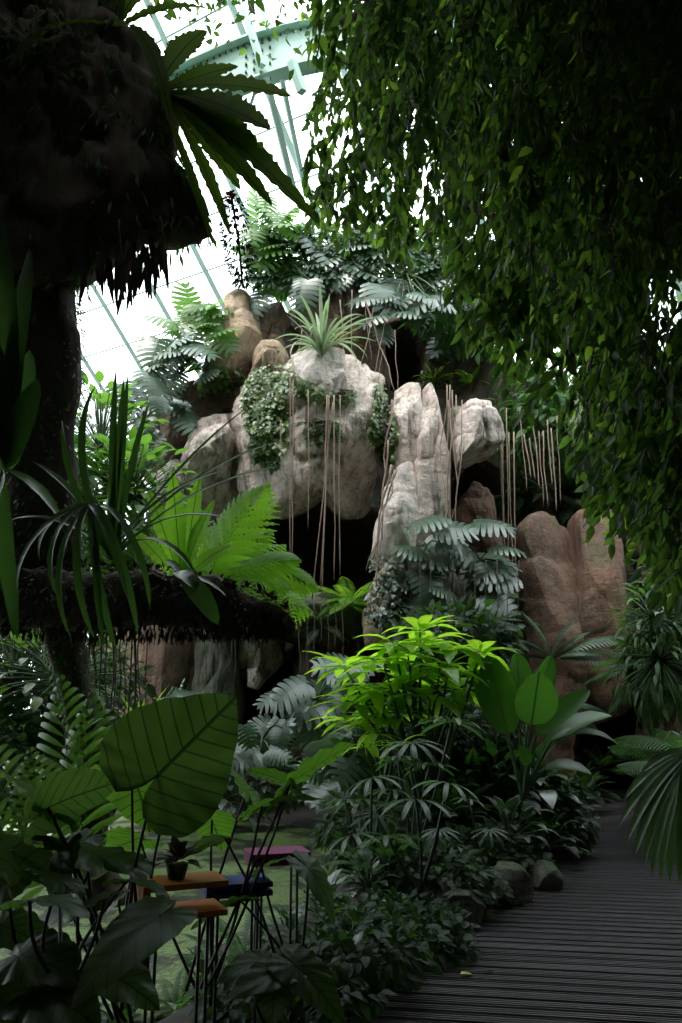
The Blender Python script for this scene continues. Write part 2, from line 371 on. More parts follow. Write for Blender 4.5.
# back cliff: a heightfield wall with caves and a top that runs back
def cliff():
    xs = np.linspace(-5.2, 15, 170); nz = 120; V = []; nx = len(xs)
    tx = [-5.2, -4.4, -3.6, -2.2, -1.9, -1.2, 0, 2.4, 3.5, 5.5, 7.5, 10, 15]; tz = [2.5, 4.5, 7.0, 7.6, 9.6, 10.6, 11.4, 11.2, 9.6, 8.3, 7.6, 8.0, 9]
    caves = []
    for px0, py0, rx, ry, dep in ((312, 548, 72, 50, 3.5), (272, 705, 45, 42, 3), (617, 745, 27, 66, 5), (402, 345, 22, 36, 2.5), (228, 388, 34, 14, 1.6), (482, 487, 24, 30, 1.8)):
        c = P(px0, py0, 16.2); e = P(px0+rx, py0-ry, 16.2); caves.append((c[0], c[2], e[0]-c[0], e[2]-c[2], dep))
    for i, x in enumerate(xs):
        zt = np.interp(x, tx, tz)
        for j in range(nz):
            V.append([x, 16.2, -.7+(zt+.7)*j/(nz-1)])
    V = np.array(V); base = V.copy()
    V[:, 1] += .9*fbm(base*.45, 5, 3)+.25*fbm(base*1.8, 3, 8)-.25*np.abs(fbm(base*.9, 3, 4))
    V[:, 1] += np.clip(base[:, 2]-2, 0, 9)*.09
    for cx, cz, rx, rz_, dep in caves:
        d = ((base[:, 0]-cx)/rx)**2+((base[:, 2]-cz)/rz_)**2; V[:, 1] += dep*np.clip(1.25-d, 0, 1)**.5*np.where(d < 1.25, 1, 0)
    j = np.arange(nz); top = base.reshape(nx, nz, 3)[:, -1]
    F = []
    for i in range(nx-1):
        for k in range(nz-1): a = i*nz+k; F.append([a, a+nz, a+nz+1, a+1])
    Vg = V.reshape(nx, nz, 3)
    rows = [Vg[:, -1].copy()]
    for s_ in range(1, 8):
        r = Vg[:, -1].copy(); r[:, 1] += s_*.6; r[:, 2] += .5*fbm(r*.8, 3, 2)-s_*s_*.03; rows.append(r)
    back = rows[-1].copy(); back[:, 2] = -.7; rows.append(back)
    mb = MB(); b = len(V); VV = [V]+rows[1:]; allV = np.concatenate(VV)
    idx = [np.arange(nx)*nz+nz-1]+[b+k*nx+np.arange(nx) for k in range(len(rows)-1)]
    for k in range(len(idx)-1):
        for i in range(nx-1): F.append([idx[k][i], idx[k][i+1], idx[k+1][i+1], idx[k+1][i]])
    for e in (0, nx-1):      # ends
        F.append([int(q) for q in ([e*nz+k for k in range(0, nz, 1)]+[idx[k][e] for k in range(1, len(idx))])][:4])
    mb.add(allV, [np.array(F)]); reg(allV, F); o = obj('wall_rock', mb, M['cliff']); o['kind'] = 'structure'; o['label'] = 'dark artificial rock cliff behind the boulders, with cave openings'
cliff()
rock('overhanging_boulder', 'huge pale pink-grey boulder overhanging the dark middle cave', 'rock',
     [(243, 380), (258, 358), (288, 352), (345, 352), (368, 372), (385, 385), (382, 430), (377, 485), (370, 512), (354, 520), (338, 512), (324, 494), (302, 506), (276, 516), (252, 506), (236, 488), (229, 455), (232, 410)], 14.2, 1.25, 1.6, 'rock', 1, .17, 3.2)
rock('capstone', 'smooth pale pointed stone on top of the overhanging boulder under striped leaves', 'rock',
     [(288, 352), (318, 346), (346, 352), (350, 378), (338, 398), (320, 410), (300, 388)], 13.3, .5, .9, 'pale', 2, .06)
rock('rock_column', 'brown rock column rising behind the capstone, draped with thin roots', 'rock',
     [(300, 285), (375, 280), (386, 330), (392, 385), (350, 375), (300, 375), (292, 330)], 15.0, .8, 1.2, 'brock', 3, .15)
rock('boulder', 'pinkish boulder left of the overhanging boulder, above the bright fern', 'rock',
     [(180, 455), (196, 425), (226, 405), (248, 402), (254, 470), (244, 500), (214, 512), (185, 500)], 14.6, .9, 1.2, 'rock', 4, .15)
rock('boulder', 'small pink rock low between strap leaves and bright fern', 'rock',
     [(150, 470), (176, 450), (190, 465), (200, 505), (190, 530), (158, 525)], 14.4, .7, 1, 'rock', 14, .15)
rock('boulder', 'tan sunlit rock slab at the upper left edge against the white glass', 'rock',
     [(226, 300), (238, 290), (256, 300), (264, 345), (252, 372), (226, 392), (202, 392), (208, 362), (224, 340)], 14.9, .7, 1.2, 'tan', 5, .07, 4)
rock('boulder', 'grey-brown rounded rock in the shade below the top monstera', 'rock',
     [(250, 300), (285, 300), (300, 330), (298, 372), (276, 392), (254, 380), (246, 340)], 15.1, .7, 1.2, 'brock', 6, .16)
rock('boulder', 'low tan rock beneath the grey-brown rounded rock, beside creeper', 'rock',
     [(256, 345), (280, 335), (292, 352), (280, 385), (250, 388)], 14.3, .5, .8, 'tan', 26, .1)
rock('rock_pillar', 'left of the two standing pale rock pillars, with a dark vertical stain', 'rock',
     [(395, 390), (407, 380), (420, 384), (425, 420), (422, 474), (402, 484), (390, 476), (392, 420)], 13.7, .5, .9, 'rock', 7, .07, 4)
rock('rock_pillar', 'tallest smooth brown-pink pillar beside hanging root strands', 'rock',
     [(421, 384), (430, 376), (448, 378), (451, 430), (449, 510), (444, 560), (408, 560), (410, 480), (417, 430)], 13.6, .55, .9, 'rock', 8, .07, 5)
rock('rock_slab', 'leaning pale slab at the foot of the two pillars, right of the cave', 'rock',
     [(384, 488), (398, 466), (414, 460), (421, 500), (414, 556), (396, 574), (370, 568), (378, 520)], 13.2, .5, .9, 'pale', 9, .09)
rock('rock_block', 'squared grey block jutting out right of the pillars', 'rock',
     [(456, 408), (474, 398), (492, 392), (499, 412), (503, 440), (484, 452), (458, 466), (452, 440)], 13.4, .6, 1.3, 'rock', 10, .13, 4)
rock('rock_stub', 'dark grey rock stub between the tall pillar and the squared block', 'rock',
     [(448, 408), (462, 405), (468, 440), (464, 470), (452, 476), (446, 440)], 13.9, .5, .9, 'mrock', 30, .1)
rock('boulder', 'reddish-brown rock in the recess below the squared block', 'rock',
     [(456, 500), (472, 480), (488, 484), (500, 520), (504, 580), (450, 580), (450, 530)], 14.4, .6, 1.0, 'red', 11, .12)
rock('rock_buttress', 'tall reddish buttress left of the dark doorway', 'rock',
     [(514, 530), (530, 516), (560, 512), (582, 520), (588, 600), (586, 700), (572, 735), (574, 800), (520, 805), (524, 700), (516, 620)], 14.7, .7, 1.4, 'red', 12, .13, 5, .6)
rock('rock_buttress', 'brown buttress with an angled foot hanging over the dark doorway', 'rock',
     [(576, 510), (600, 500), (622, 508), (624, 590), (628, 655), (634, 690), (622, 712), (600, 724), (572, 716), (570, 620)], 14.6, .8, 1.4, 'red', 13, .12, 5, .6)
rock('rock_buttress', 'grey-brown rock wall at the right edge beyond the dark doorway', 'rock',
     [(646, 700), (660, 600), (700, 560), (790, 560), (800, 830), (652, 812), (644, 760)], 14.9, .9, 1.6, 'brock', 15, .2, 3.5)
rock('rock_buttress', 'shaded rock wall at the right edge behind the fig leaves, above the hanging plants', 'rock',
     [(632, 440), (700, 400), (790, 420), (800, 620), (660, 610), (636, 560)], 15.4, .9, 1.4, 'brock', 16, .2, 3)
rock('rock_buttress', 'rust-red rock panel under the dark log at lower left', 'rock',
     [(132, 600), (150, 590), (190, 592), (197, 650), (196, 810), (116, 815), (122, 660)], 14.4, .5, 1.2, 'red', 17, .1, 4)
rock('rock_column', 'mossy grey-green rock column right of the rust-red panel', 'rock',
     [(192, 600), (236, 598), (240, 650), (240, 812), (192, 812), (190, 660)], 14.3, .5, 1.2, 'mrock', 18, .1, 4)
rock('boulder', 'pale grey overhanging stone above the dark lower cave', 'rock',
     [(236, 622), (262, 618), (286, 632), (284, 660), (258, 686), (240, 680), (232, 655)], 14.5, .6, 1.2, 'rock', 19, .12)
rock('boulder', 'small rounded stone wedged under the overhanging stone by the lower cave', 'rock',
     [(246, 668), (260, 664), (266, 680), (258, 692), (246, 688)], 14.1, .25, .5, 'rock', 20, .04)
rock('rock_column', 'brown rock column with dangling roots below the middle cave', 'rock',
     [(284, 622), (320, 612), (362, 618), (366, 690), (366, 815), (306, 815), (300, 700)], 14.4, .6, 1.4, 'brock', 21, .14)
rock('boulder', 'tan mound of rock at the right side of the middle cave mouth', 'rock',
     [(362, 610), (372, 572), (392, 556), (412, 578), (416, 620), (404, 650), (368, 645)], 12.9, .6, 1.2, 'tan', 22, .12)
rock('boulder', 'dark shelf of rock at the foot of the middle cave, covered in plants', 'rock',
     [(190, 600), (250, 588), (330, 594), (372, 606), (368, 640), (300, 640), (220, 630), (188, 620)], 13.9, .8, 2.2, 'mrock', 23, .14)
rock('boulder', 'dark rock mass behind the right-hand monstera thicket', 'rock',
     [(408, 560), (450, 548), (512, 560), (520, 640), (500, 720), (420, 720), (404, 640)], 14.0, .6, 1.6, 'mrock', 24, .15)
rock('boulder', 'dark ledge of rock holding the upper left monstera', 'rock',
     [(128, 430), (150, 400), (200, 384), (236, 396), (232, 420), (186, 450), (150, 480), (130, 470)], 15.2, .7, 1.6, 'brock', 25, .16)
# ------------------------------------------------------------------ ground, pond, walk
GE = (np.array([.1, 4.6]), np.array([2.35, 9.4]), np.array([4.4, 15.8]))
def deck_x(y):
    return np.interp(y, [-4, 4.6, 9.4, 15.8, 20], [-1.5, .02, 2.35, 4.4, 4.9])
def deck_w(y): return np.interp(y, [4, 9.4, 15.8], [4.2, 3.0, 1.75])
def gz(x, y):
    """ground height"""
    p = np.stack([x, y, 0*x], -1)
    z = .02+.10*fbm(p*.7, 4, 41)
    dx = deck_x(y)-x
    z = z+.42*np.exp(-((dx-1.15)/.62)**2)*np.clip((y-4.2)/2, 0, 1)
    pond = 1/(1+np.exp((((x+3.1)/3.2)**2+((y-9.0)/5.0)**2-1)*7))
    z = z-.75*pond
    dk = 1/(1+np.exp(-((x-dx*0-deck_x(y))/.08)))*1/(1+np.exp((x-deck_x(y)-deck_w(y))/.08))
    return z*(1-dk)-.16*dk
xs = np.linspace(-14, 14, 190); ys = np.linspace(-4, 26, 200); XX, YY = np.meshgrid(xs, ys, indexing='ij')
zz = gz(XX.ravel(), YY.ravel()); V = np.stack([XX.ravel(), YY.ravel(), zz], -1); a = (np.arange(189)[:, None]*200+np.arange(199)[None]).ravel()
mb = MB(); mb.add(V, [np.stack([a, a+200, a+201, a+1], -1)]); o = obj('ground', mb, M['soil']); o['kind'] = 'structure'
mb = MB(); n = 80; th = np.arange(n)*2*PI/n; rr = 1.12+.05*np.sin(th*5)+.04*np.sin(th*9+1)
mb.add(np.stack([-3.1+3.2*rr*np.cos(th), 9.0+5.0*rr*np.sin(th), -.14+0*th], -1), [np.arange(n)[None]])
o = obj('pond_water', mb, M['weed']); o['kind'] = 'structure'; o['label'] = 'still pond surface covered with pale green duckweed'
# walk: boards across, joists below; kept as the floor of the place
mb = MB(); y = 3.2; c_, s_ = math.cos(-.22), math.sin(-.22); k = 0
while y < 17.6:
    xa = deck_x(y); w = deck_w(y); cx = xa+w/2; cy = y
    l = w/2+(.05 if k % 2 else 0)
    yr = cy-(w/2)*.0
    R = rz(-.16); mb.box([cx, cy, -.02+random.uniform(-.004, .004)], [l, .052, .02], R)
    for g in (-.03, 0, .03): mb.box([cx, cy+g, .003], [l, .008, .003], R)
    y += .135; k += 1
o = obj('floor', mb, M['deck'], smooth=False); o['kind'] = 'structure'; o['label'] = 'grooved grey timber boardwalk leading to the dark doorway'
mb = MB()
for off in (.15, .5, .85):
    mb.tube([[deck_x(y)+deck_w(y)*off, y, -.09] for y in np.linspace(3, 17.5, 20)], .045, 4)
o = obj('trim_1', mb, M['dstem'], smooth=False); o['kind'] = 'structure'; o['label'] = 'joists under the boardwalk'
BVH = BVHTree.FromPolygons([tuple(v) for v in np.concatenate(RV)], RF)
# ------------------------------------------------------------------ greenhouse
n2 = np.array([.5, .866]); u2 = np.array([.866, -.5])
def RP(s, q, lift=0):              # roof point: s metres out towards the eave, q along it
    xy = n2*s+u2*q; return np.array([xy[0], xy[1], 5+(25-s)*.82+lift])
mb = MB(); mb.add([RP(25, -30), RP(25, 30), RP(4, 30), RP(4, -30)], [np.array([[0, 1, 2, 3]])]); o = obj('ceiling', mb, M['glass'], smooth=False); o['kind'] = 'structure'; o['label'] = 'sloping glass roof over the rockwork'
mb = MB(); e0 = RP(25, -30); e1 = RP(25, 30); mb.add([e0, e1, [e1[0], e1[1], 0], [e0[0], e0[1], 0]], [np.array([[0, 1, 2, 3]])]); o = obj('window_1', mb, M['glass'], smooth=False); o['kind'] = 'structure'; o['label'] = 'upright glass wall behind the rockwork'
mb = MB()
for q in np.arange(-30, 30.1, 1.9):
    a = RP(25, q, -.05); b = RP(4, q, -.05); mb.tube([a, b], .085, 4)
    mb.tube([a, [a[0], a[1], 0]], .06, 4)
o = obj('trim_2', mb, M['steel'], smooth=False); o['kind'] = 'structure'; o['label'] = 'green painted rafters of the glass roof'
mb = MB()
for s in np.arange(4, 25.1, 1.0): mb.tube([RP(s, -30), RP(s, 30)], .028, 4)
for z in (.9, 1.8, 2.7, 3.6): mb.tube([[e0[0], e0[1], z], [e1[0], e1[1], z]], .02, 4)
o = obj('trim_3', mb, M['steel'], smooth=False); o['kind'] = 'structure'; o['label'] = 'thin glazing bars of the glass roof'
# riveted arch girder with flanges, and struts
mb = MB(); rv = MB()
pc = [(-120, 330), (0, 210), (110, 128), (200, 84), (250, 62), (300, 47), (360, 38), (450, 34), (560, 45), (700, 80)]
pts = np.array([P(a, b, 11.5) for a, b in pc]); q = np.linspace(0, len(pts)-1, 40); pts = np.stack([np.interp(q, range(len(pts)), pts[:, i]) for i in range(3)], -1)
for _ in range(3): pts[1:-1] = (pts[:-2]+2*pts[1:-1]+pts[2:])/4
T_ = nrm(np.gradient(pts, axis=0)); Nn = np.stack([-T_[:, 2], 0*T_[:, 0], T_[:, 0]], -1); H = .42
def slab(mb, pts, Nn, a, b, y0, y1):
    n = len(pts); V = []
    for p, m_ in zip(pts, Nn):
        for s, yy in ((a, y0), (b, y0), (b, y1), (a, y1)): v = p+m_*s; V.append([v[0], v[1]+yy, v[2]])
    F = []
    for i in range(n-1):
        for k in range(4): F.append([4*i+k, 4*i+(k+1) % 4, 4*i+4+(k+1) % 4, 4*i+4+k])
    F += [[0, 1, 2, 3], [4*n-1, 4*n-2, 4*n-3, 4*n-4]]; mb.add(V, [np.array(F)])
slab(mb, pts, Nn, -H, H, -.01, .01); slab(mb, pts, Nn, -H-.02, -H+.02, -.16, .16); slab(mb, pts, Nn, H-.02, H+.02, -.16, .16)
for (a, b), (c, d), w in (((232, -30), (262, 66), .07), ((254, -30), (268, 30), .05), ((266, 78), (296, 200), .07), ((282, 80), (306, 195), .05), ((292, 62), (302, 92), .09), ((262, 70), (246, 120), .03)):
    mb.tube([P(a, b, 11.3), P(c, d, 11.3+(.8 if d > 100 else 0))], w, 4)
for i in range(4):
    for s in range(7):
        p = P(246+i*8, 40+s*8-i*3, 11.47); rv.box(p, [.018, .02, .018])
for i in range(6, 36):
    for s in (-H+.07, H-.07):
        for k in (0, .5):
            p = pts[i]*(1-k)+pts[i+1]*k+Nn[i]*s; rv.box([p[0], p[1]-.02, p[2]], [.014, .014, .014])
girder = obj('trim_4', mb, M['steel'], smooth=False); girder['kind'] = 'structure'; girder['label'] = 'riveted green steel arch girder under the glass roof'
o = obj('rivet_row', rv, M['dstem'], parent=girder, smooth=False); o['label'] = 'dark rivet heads'
mb = MB(); mb.box([0, -7.2, 6], [16, .2, 7]); o = obj('wall_rear', mb, M['brickw'], smooth=False); o['kind'] = 'structure'
mb = MB(); mb.box([-9.2, -1, 6], [.2, 6.4, 6.5]); o = obj('wall_left', mb, M['brickw'], smooth=False); o['kind'] = 'structure'  # unseen wall, added and raised to block light from the left
mb = MB(); mb.box([14.3, 6, 4.5], [.2, 14, 5.5]); o = obj('wall_right', mb, M['brickw'], smooth=False); o['kind'] = 'structure'
# ------------------------------------------------------------------ plant helpers
def arc(a, b, sag=0, n=8, wob=0):
    a = np.asarray(a, float); b = np.asarray(b, float); t = np.linspace(0, 1, n)[:, None]; p = a+(b-a)*t; p[:, 2] += sag*4*(t*(1-t))[:, 0]
    if wob:
        q = RN.random((5, 3))-.5; tt = np.linspace(0, 4, n); p += wob*np.sin(PI*t)*np.stack([np.interp(tt, range(5), q[:, i]) for i in range(3)], -1)
    return p
def R3(a, b): return random.uniform(a, b)
def mpp(Y): return Y/FPX*1.03            # metres per picture pixel at a distance
def monstera(label, root, leaves, matk='mon', name='monstera', cat='plant', fill=0, fr=(40, 30), group=None, Y=None, size=36):
    """root (px,py); leaves: (px,py,size_px,angle_deg)"""
    r0 = S(root[0], root[1], .05) if Y is None else P(root[0], root[1], Y)
    t = thing(name, label, cat, r0, group); fo = MB(); st = MB(); L = list(leaves)
    for k in range(fill):
        a = R3(0, 2*PI); q = math.sqrt(R3(.05, 1)); L.append((root[0]+fr[0]*q*math.cos(a), root[1]+fr[1]*q*math.sin(a), R3(.7, 1.25)*size, R3(-190, 10)))
    for px, py, s, an in L:
        o_ = S(px, py, R3(.25, .75)) if Y is None else P(px, py, Y+R3(-.5, .3))
        if Y is None and abs(o_[1]-r0[1]) > 1.6: o_ = P(px, py, r0[1]-R3(.2, .8))
        ln = s*mpp(o_[1]); a = math.radians(an)
        D = np.array([math.cos(a), R3(-.55, -.15), math.sin(a)*.8]); U = np.array([R3(-.25, .25), R3(-.75, -.35), R3(.7, 1)])
        O = o_-nrm(D)*ln*.4
        placem(fo, T_MON, O, D, U, ln, ln*R3(1.0, 1.25), R3(.3, .9))
        st.tube(arc(r0, O, R3(0, .15), 6), .012, 4)
    obj('foliage', fo, M[matk], t); obj('stalk', st, M['stem'], t); return t
def tuft(label, root, n, Lr, W, T, matk, el=(15, 80), bend=(.8, 1.8), stalk=0, az=(0, 360), name='fern', cat='plant', Y=None, pt=None, fn='foliage', sw=.008, upv=None, group=None, smat='stem'):
    p0 = np.array(pt) if pt is not None else (S(root[0], root[1], .03) if Y is None else P(root[0], root[1], Y))
    t = thing(name, label, cat, p0, group); fo = MB(); st = MB()
    for k in range(n):
        a = math.radians(az[0]+(az[1]-az[0])*((k*.618034+R3(0, .1)) % 1)); e = math.radians(el[0]+(el[1]-el[0])*((k+.5)/n)+R3(-6, 6))
        D = np.array([math.cos(a)*math.cos(e), math.sin(a)*math.cos(e), math.sin(e)]); L = R3(*Lr); O = p0+D*.01
        if stalk:
            sl = stalk*R3(.7, 1.2); E = p0+D*sl+np.array([0, 0, -.04*sl]); st.tube(arc(p0, E, .03*sl, 5), sw, 4); O = E
            D = nrm(D+np.array([0, 0, -.35]))
        placem(fo, T, O, D, [0, 0, 1.], L, W*L if W < 3 else L, R3(*bend))
    obj(fn, fo, M[matk], t)
    if stalk: obj('stalk', st, M[smat], t)
    return t
def leafto(mb, T, a, b, up, W, bend, ):
    """leaf from a whose tip lands near b"""
    a = np.array(a); b = np.array(b); c = b-a; L0 = np.linalg.norm(c); B = bend
    ch = 2*math.sin(abs(B)/2)/max(abs(B), 1e-3); L = L0/ch
    d = nrm(c); u = np.array(up, float); x = nrm(np.cross(d, u)); z = np.cross(x, d); D = d*math.cos(B/2)+z*math.sin(B/2)
    placem(mb, T, a, D, u, L, W, B); return L
# ------------------------------------------------------------------ monsteras on the rockwork
monstera('large monstera crowning the rockwork just left of its top, silvery split leaves', (285, 262),
         [(262, 250, 44, 200), (318, 243, 42, -60), (272, 232, 38, 160), (305, 290, 36, -100), (255, 300, 34, -110), (250, 275, 40, 180)], fill=14, fr=(44, 36), size=34)
monstera('monstera at the very top centre, broad grey-green leaves above the striped tuft', (348, 255),
         [(357, 262, 36, -60), (335, 276, 42, -150), (366, 295, 34, 190), (392, 300, 32, -20)], fill=14, fr=(40, 32), size=34)
monstera('monstera hanging over the dark upper hollow, bright rim-lit leaves', (405, 275),
         [(398, 285, 44, -70), (374, 312, 34, -160), (414, 308, 36, 10), (440, 300, 34, -20), (384, 330, 26, -80), (425, 268, 34, 30)], fill=14, fr=(44, 38), size=34)
monstera('dark monstera at upper right of the rockwork, half hidden by fig leaves', (450, 300), [], fill=18, fr=(46, 48), size=32)
monstera('light green young monstera on the upper left skyline beside the girder', (262, 225), [(265, 205, 40, 120), (285, 215, 36, 60), (258, 180+30, 40, 80), (300, 205, 34, 30)], 'monl', fill=12, fr=(34, 30), Y=14.6, size=34)
monstera('bright green monstera against the white glass at far upper left', (182, 330),
         [(165, 318, 34, 150), (205, 312, 36, 70), (222, 330, 32, 30), (150, 335, 32, 170), (190, 300, 32, 90)], 'monl', fill=16, fr=(50, 30), Y=14.4, size=32)
monstera('silvery monstera hanging on the upper left ledge', (180, 375),
         [(200, 345, 34, -20), (158, 385, 36, -160), (190, 420, 32, -60), (170, 350, 30, 190), (205, 360, 34, 0), (150, 365, 30, 200), (175, 400, 34, -40)], fill=18, fr=(42, 38), Y=14.2, size=32)
monstera('monstera spilling down the left end of the ledge behind the mossy trunk', (145, 415), [(140, 440, 30, -120)], 'mon', fill=14, fr=(26, 36), Y=13.8, size=28)
monstera('silver-blue monstera thicket at the foot of the tall pillar, highest in it', (440, 545),
         [(428, 518, 40, 190), (452, 526, 40, 0), (435, 556, 42, 180), (490, 521, 40, 0), (412, 548, 32, 160)], fill=5, fr=(34, 20), Y=12.9)
monstera('silver-blue monstera right of the pillar foot with two big bright leaves', (480, 560),
         [(494, 556, 44, -5), (488, 565, 42, 190), (505, 545, 34, 10), (484, 588, 34, -20), (498, 600, 38, -30)], fill=5, fr=(26, 24), Y=12.9)
monstera('dark monstera low in the thicket behind the lime green shrub', (440, 600),
         [(412, 575, 36, 185), (415, 592, 32, 200), (446, 592, 34, -60), (395, 600, 30, -150), (440, 620, 40, -25), (470, 620, 34, -30), (400, 580, 30, 170)], fill=7, fr=(46, 26), Y=12.7)
monstera('monstera before the dark lower cave with long drooping silver fingers', (318, 700),
         [(290, 688, 42, 200), (318, 706, 46, 205), (335, 664, 34, 170), (346, 672, 34, 0), (275, 696, 30, 190), (360, 664, 32, 30), (310, 722, 40, -80), (338, 728, 32, -10)], fill=3, fr=(26, 20), Y=11.6)
monstera('small monstera at the mouth of the lower cave, beside a big elephant ear leaf', (262, 740),
         [(242, 730, 26, 150), (262, 745, 30, -100), (280, 735, 34, 70), (250, 755, 28, 190), (238, 745, 24, 200)], fill=5, fr=(26, 18), Y=11.0, size=26)
monstera('grey monstera in shade under the lime green shrub', (335, 770), [(350, 762, 36, -120), (330, 790, 34, -150), (318, 764, 30, 170)], fill=6, fr=(24, 22), Y=10.0, size=30)
monstera('pale monstera seedling on the foot of the rust-red rock panel', (175, 695), [(178, 690, 20, 90), (170, 698, 18, 170), (186, 696, 18, 0)], Y=12.1, size=16, fill=3, fr=(10, 8))
# ------------------------------------------------------------------ striped tuft, grassy tufts, ferns
tuft('striped cream and green strap-leaved tuft on top of the capstone', (322, 358), 46, (.8, 1.4), .05, T_STRAP, 'var', (60, 89), (.1, 2.8), name='striped_lily')
tuft('grassy green tuft on top of the tall pillar', (434, 384), 26, (.4, .8), .06, T_STRAP, 'lime', (30, 85), (.5, 2.0), name='grass_tuft')
tuft('dry grass tuft behind the striped lily at the column foot', (340, 345), 14, (.4, .8), .05, T_STRAP, 'fallen', (30, 85), (.5, 2.0), name='grass_tuft')
for i, (x, y, lb, mk, T, n, L, W) in enumerate([
    (278, 612, 'pale spidery grass clump on the dark shelf, left of the hanging roots', 'var', T_STRAP, 44, (.5, .9), .045),
    (262, 596, 'pale grass clump under the bright fern', 'gfern', T_STRAP, 36, (.5, .8), .05),
    (350, 606, 'green fern at the right end of the dark shelf', 'fern', T_FERN, 16, (.6, .9), 1.1),
    (320, 630, 'low grey fern below the hanging roots on the shelf', 'gfern', T_FERN, 12, (.4, .7), 1.1),
    (545, 500, 'grey-green fern on top of the red buttress', 'gfern', T_PALM, 12, (.8, 1.2), .9),
    (575, 508, 'silvery palm-leaved fern spreading between the two buttresses', 'gfern', T_FERN, 16, (.8, 1.2), 1.1),
    (520, 500, 'small green fern at the left shoulder of the red buttress', 'dfern', T_FERN, 14, (.6, .9), 1.1),
    (520, 625, 'dark fern clinging to the left side of the red buttress', 'gfern', T_FERN, 12, (.6, .9), 1.0),
    (470, 385, 'green fern beside the tall pillar top, over the squared block', 'fern', T_FERN, 12, (.4, .7), 1.0),
    (240, 620, 'dark grassy fringe above the pale overhanging stone', 'dfern', T_STRAP, 40, (.4, .9), .04)]):
    tuft(lb, (x, y), n, L, W, T, mk, (5, 80), (.8, 2.0), name='grass_clump' if T is T_STRAP else 'fern')
# arching fronds across the buttresses, silvery
def fronds(label, root, Yr, tips, T, mk, Wf, name='fern', bend=1.0, cat='plant', up=(0, -.3, 1), stem=None, W2=None):
    a = P(root[0], root[1], Yr); t = thing(name, label, cat, a); fo = MB()
    for tp in tips:
        px, py = tp[:2]; dy = tp[2] if len(tp) > 2 else R3(-.4, .1)
        b = P(px, py, Yr+dy); ln = np.linalg.norm(b-a); leafto(fo, T, a, b, up, Wf*ln if W2 is None else W2, bend)
    obj('foliage', fo, M[mk], t)
    if stem: s = MB(); s.tube(stem, .03, 6); obj('stem', s, M['dstem'], t)
    return t
fronds('silver-edged fern sending arching fronds right across the two buttresses', (550, 660), 13.4, [(640, 640), (642, 662), (600, 655), (590, 632), (632, 672), (520, 640), (510, 660), (500, 640), (528, 615), (575, 610), (530, 690)], T_FERN, 'gfern', 1.0)
fronds('dark fern frond reaching from behind the paddle plant', (560, 705), 11.5, [(606, 712), (598, 730)], T_PALM, 'gfern', .8)
fronds('single silver-white cycad frond hanging vertically under the fig leaves', (576, 392), 13.5, [(577, 448), (580, 440)], T_CYC, 'var', 1.0, bend=.25)
fronds('bright sunlit tree fern left of the middle cave', (205, 588), 7.0, [(268, 484, -.2), (245, 502, 0), (300, 560, -.1), (312, 612, .1), (290, 588, 0), (228, 520, .3), (180, 500, .2), (272, 530, .2), (262, 590, -.3), (195, 545, -.4), (240, 560, .5), (160, 540, .3), (285, 545, .4)], T_BIP, 'fern', .95, 'tree_fern', .7, up=(0, -.9, .5))
fronds('darker drooping fern just below the bright tree fern', (235, 570), 7.6, [(300, 600), (285, 625), (318, 590), (262, 625), (300, 560), (245, 610)], T_BIP, 'fern', .9, 'tree_fern', 1.0, up=(0, -.8, .6))
# ------------------------------------------------------------------ creepers
def creeper(label, poly, n, mk='ivy', sz=(.07, .16), off=.05, name='creeper'):
    xs = [p[0] for p in poly]; ys = [p[1] for p in poly]; O = []
    def ins(x, y):
        c = False
        for i in range(len(poly)):
            x1, y1 = poly[i]; x2, y2 = poly[i-1]
            if (y1 > y) != (y2 > y) and x < (x2-x1)*(y-y1)/(y2-y1)+x1: c = not c
        return c
    Y0 = None; pts = []
    n = int(n*1.6)
    while len(O) < n:
        x = R3(min(xs), max(xs)); y = R3(min(ys), max(ys))
        if ins(x, y): O.append(S(x, y, R3(.02, off+.1)))
    O = np.array(O); m = np.median(O[:, 1]); O = O[np.abs(O[:, 1]-m) < .9]; n = len(O)
    t = thing(name, label, 'plant', O[np.argmax(O[:, 2])]); fo = MB(); st = MB()
    D = np.stack([RN.uniform(-.8, .8, n), RN.uniform(-.8, -.2, n), RN.uniform(-1, -.1, n)], -1); U = np.stack([RN.uniform(-.4, .4, n), np.full(n, -.8), RN.uniform(.2, 1, n)], -1)
    L = RN.uniform(sz[0], sz[1], n)*.95; placem(fo, T_OV, O, D, U, L, L*.7, .5)
    o = O[np.argsort(-O[:, 2])]
    for k in range(10):
        i = np.sort(RN.choice(n, min(n, 7), replace=False)); pp = o[i]; pp = pp[np.argsort(-pp[:, 2])]; st.tube(pp, .008, 4)
    obj('foliage', fo, M[mk], t); obj('stem', st, M['droot'], t)
creeper('leafy creeper draped over the left shoulder of the overhanging boulder', [(242, 380), (262, 366), (284, 378), (288, 420), (284, 452), (258, 456), (246, 430)], 520)
creeper('dense dark creeper hanging from the left shoulder down the boulder', [(244, 400), (275, 400), (282, 440), (276, 470), (252, 462)], 260, 'dfern')
creeper('thin yellow-green creeper band across the top of the boulder under the capstone', [(262, 366), (285, 362), (305, 380), (330, 392), (356, 390), (352, 402), (322, 402), (296, 394), (274, 384)], 230)
creeper('creeper filling the cleft between the boulder and the left pillar', [(376, 385), (392, 378), (396, 440), (392, 480), (380, 470), (370, 430)], 420, 'ivy')
creeper('dark creeper sprigs in the middle of the boulder face', [(300, 418), (340, 420), (345, 440), (310, 445)], 60, 'dfern')
creeper('creeper around the top of the two pillars', [(390, 372), (450, 368), (452, 386), (392, 390)], 160, 'ivy')
creeper('creeper climbing in the shade right of the squared block', [(505, 400), (530, 410), (532, 520), (505, 540)], 380, 'dfern')
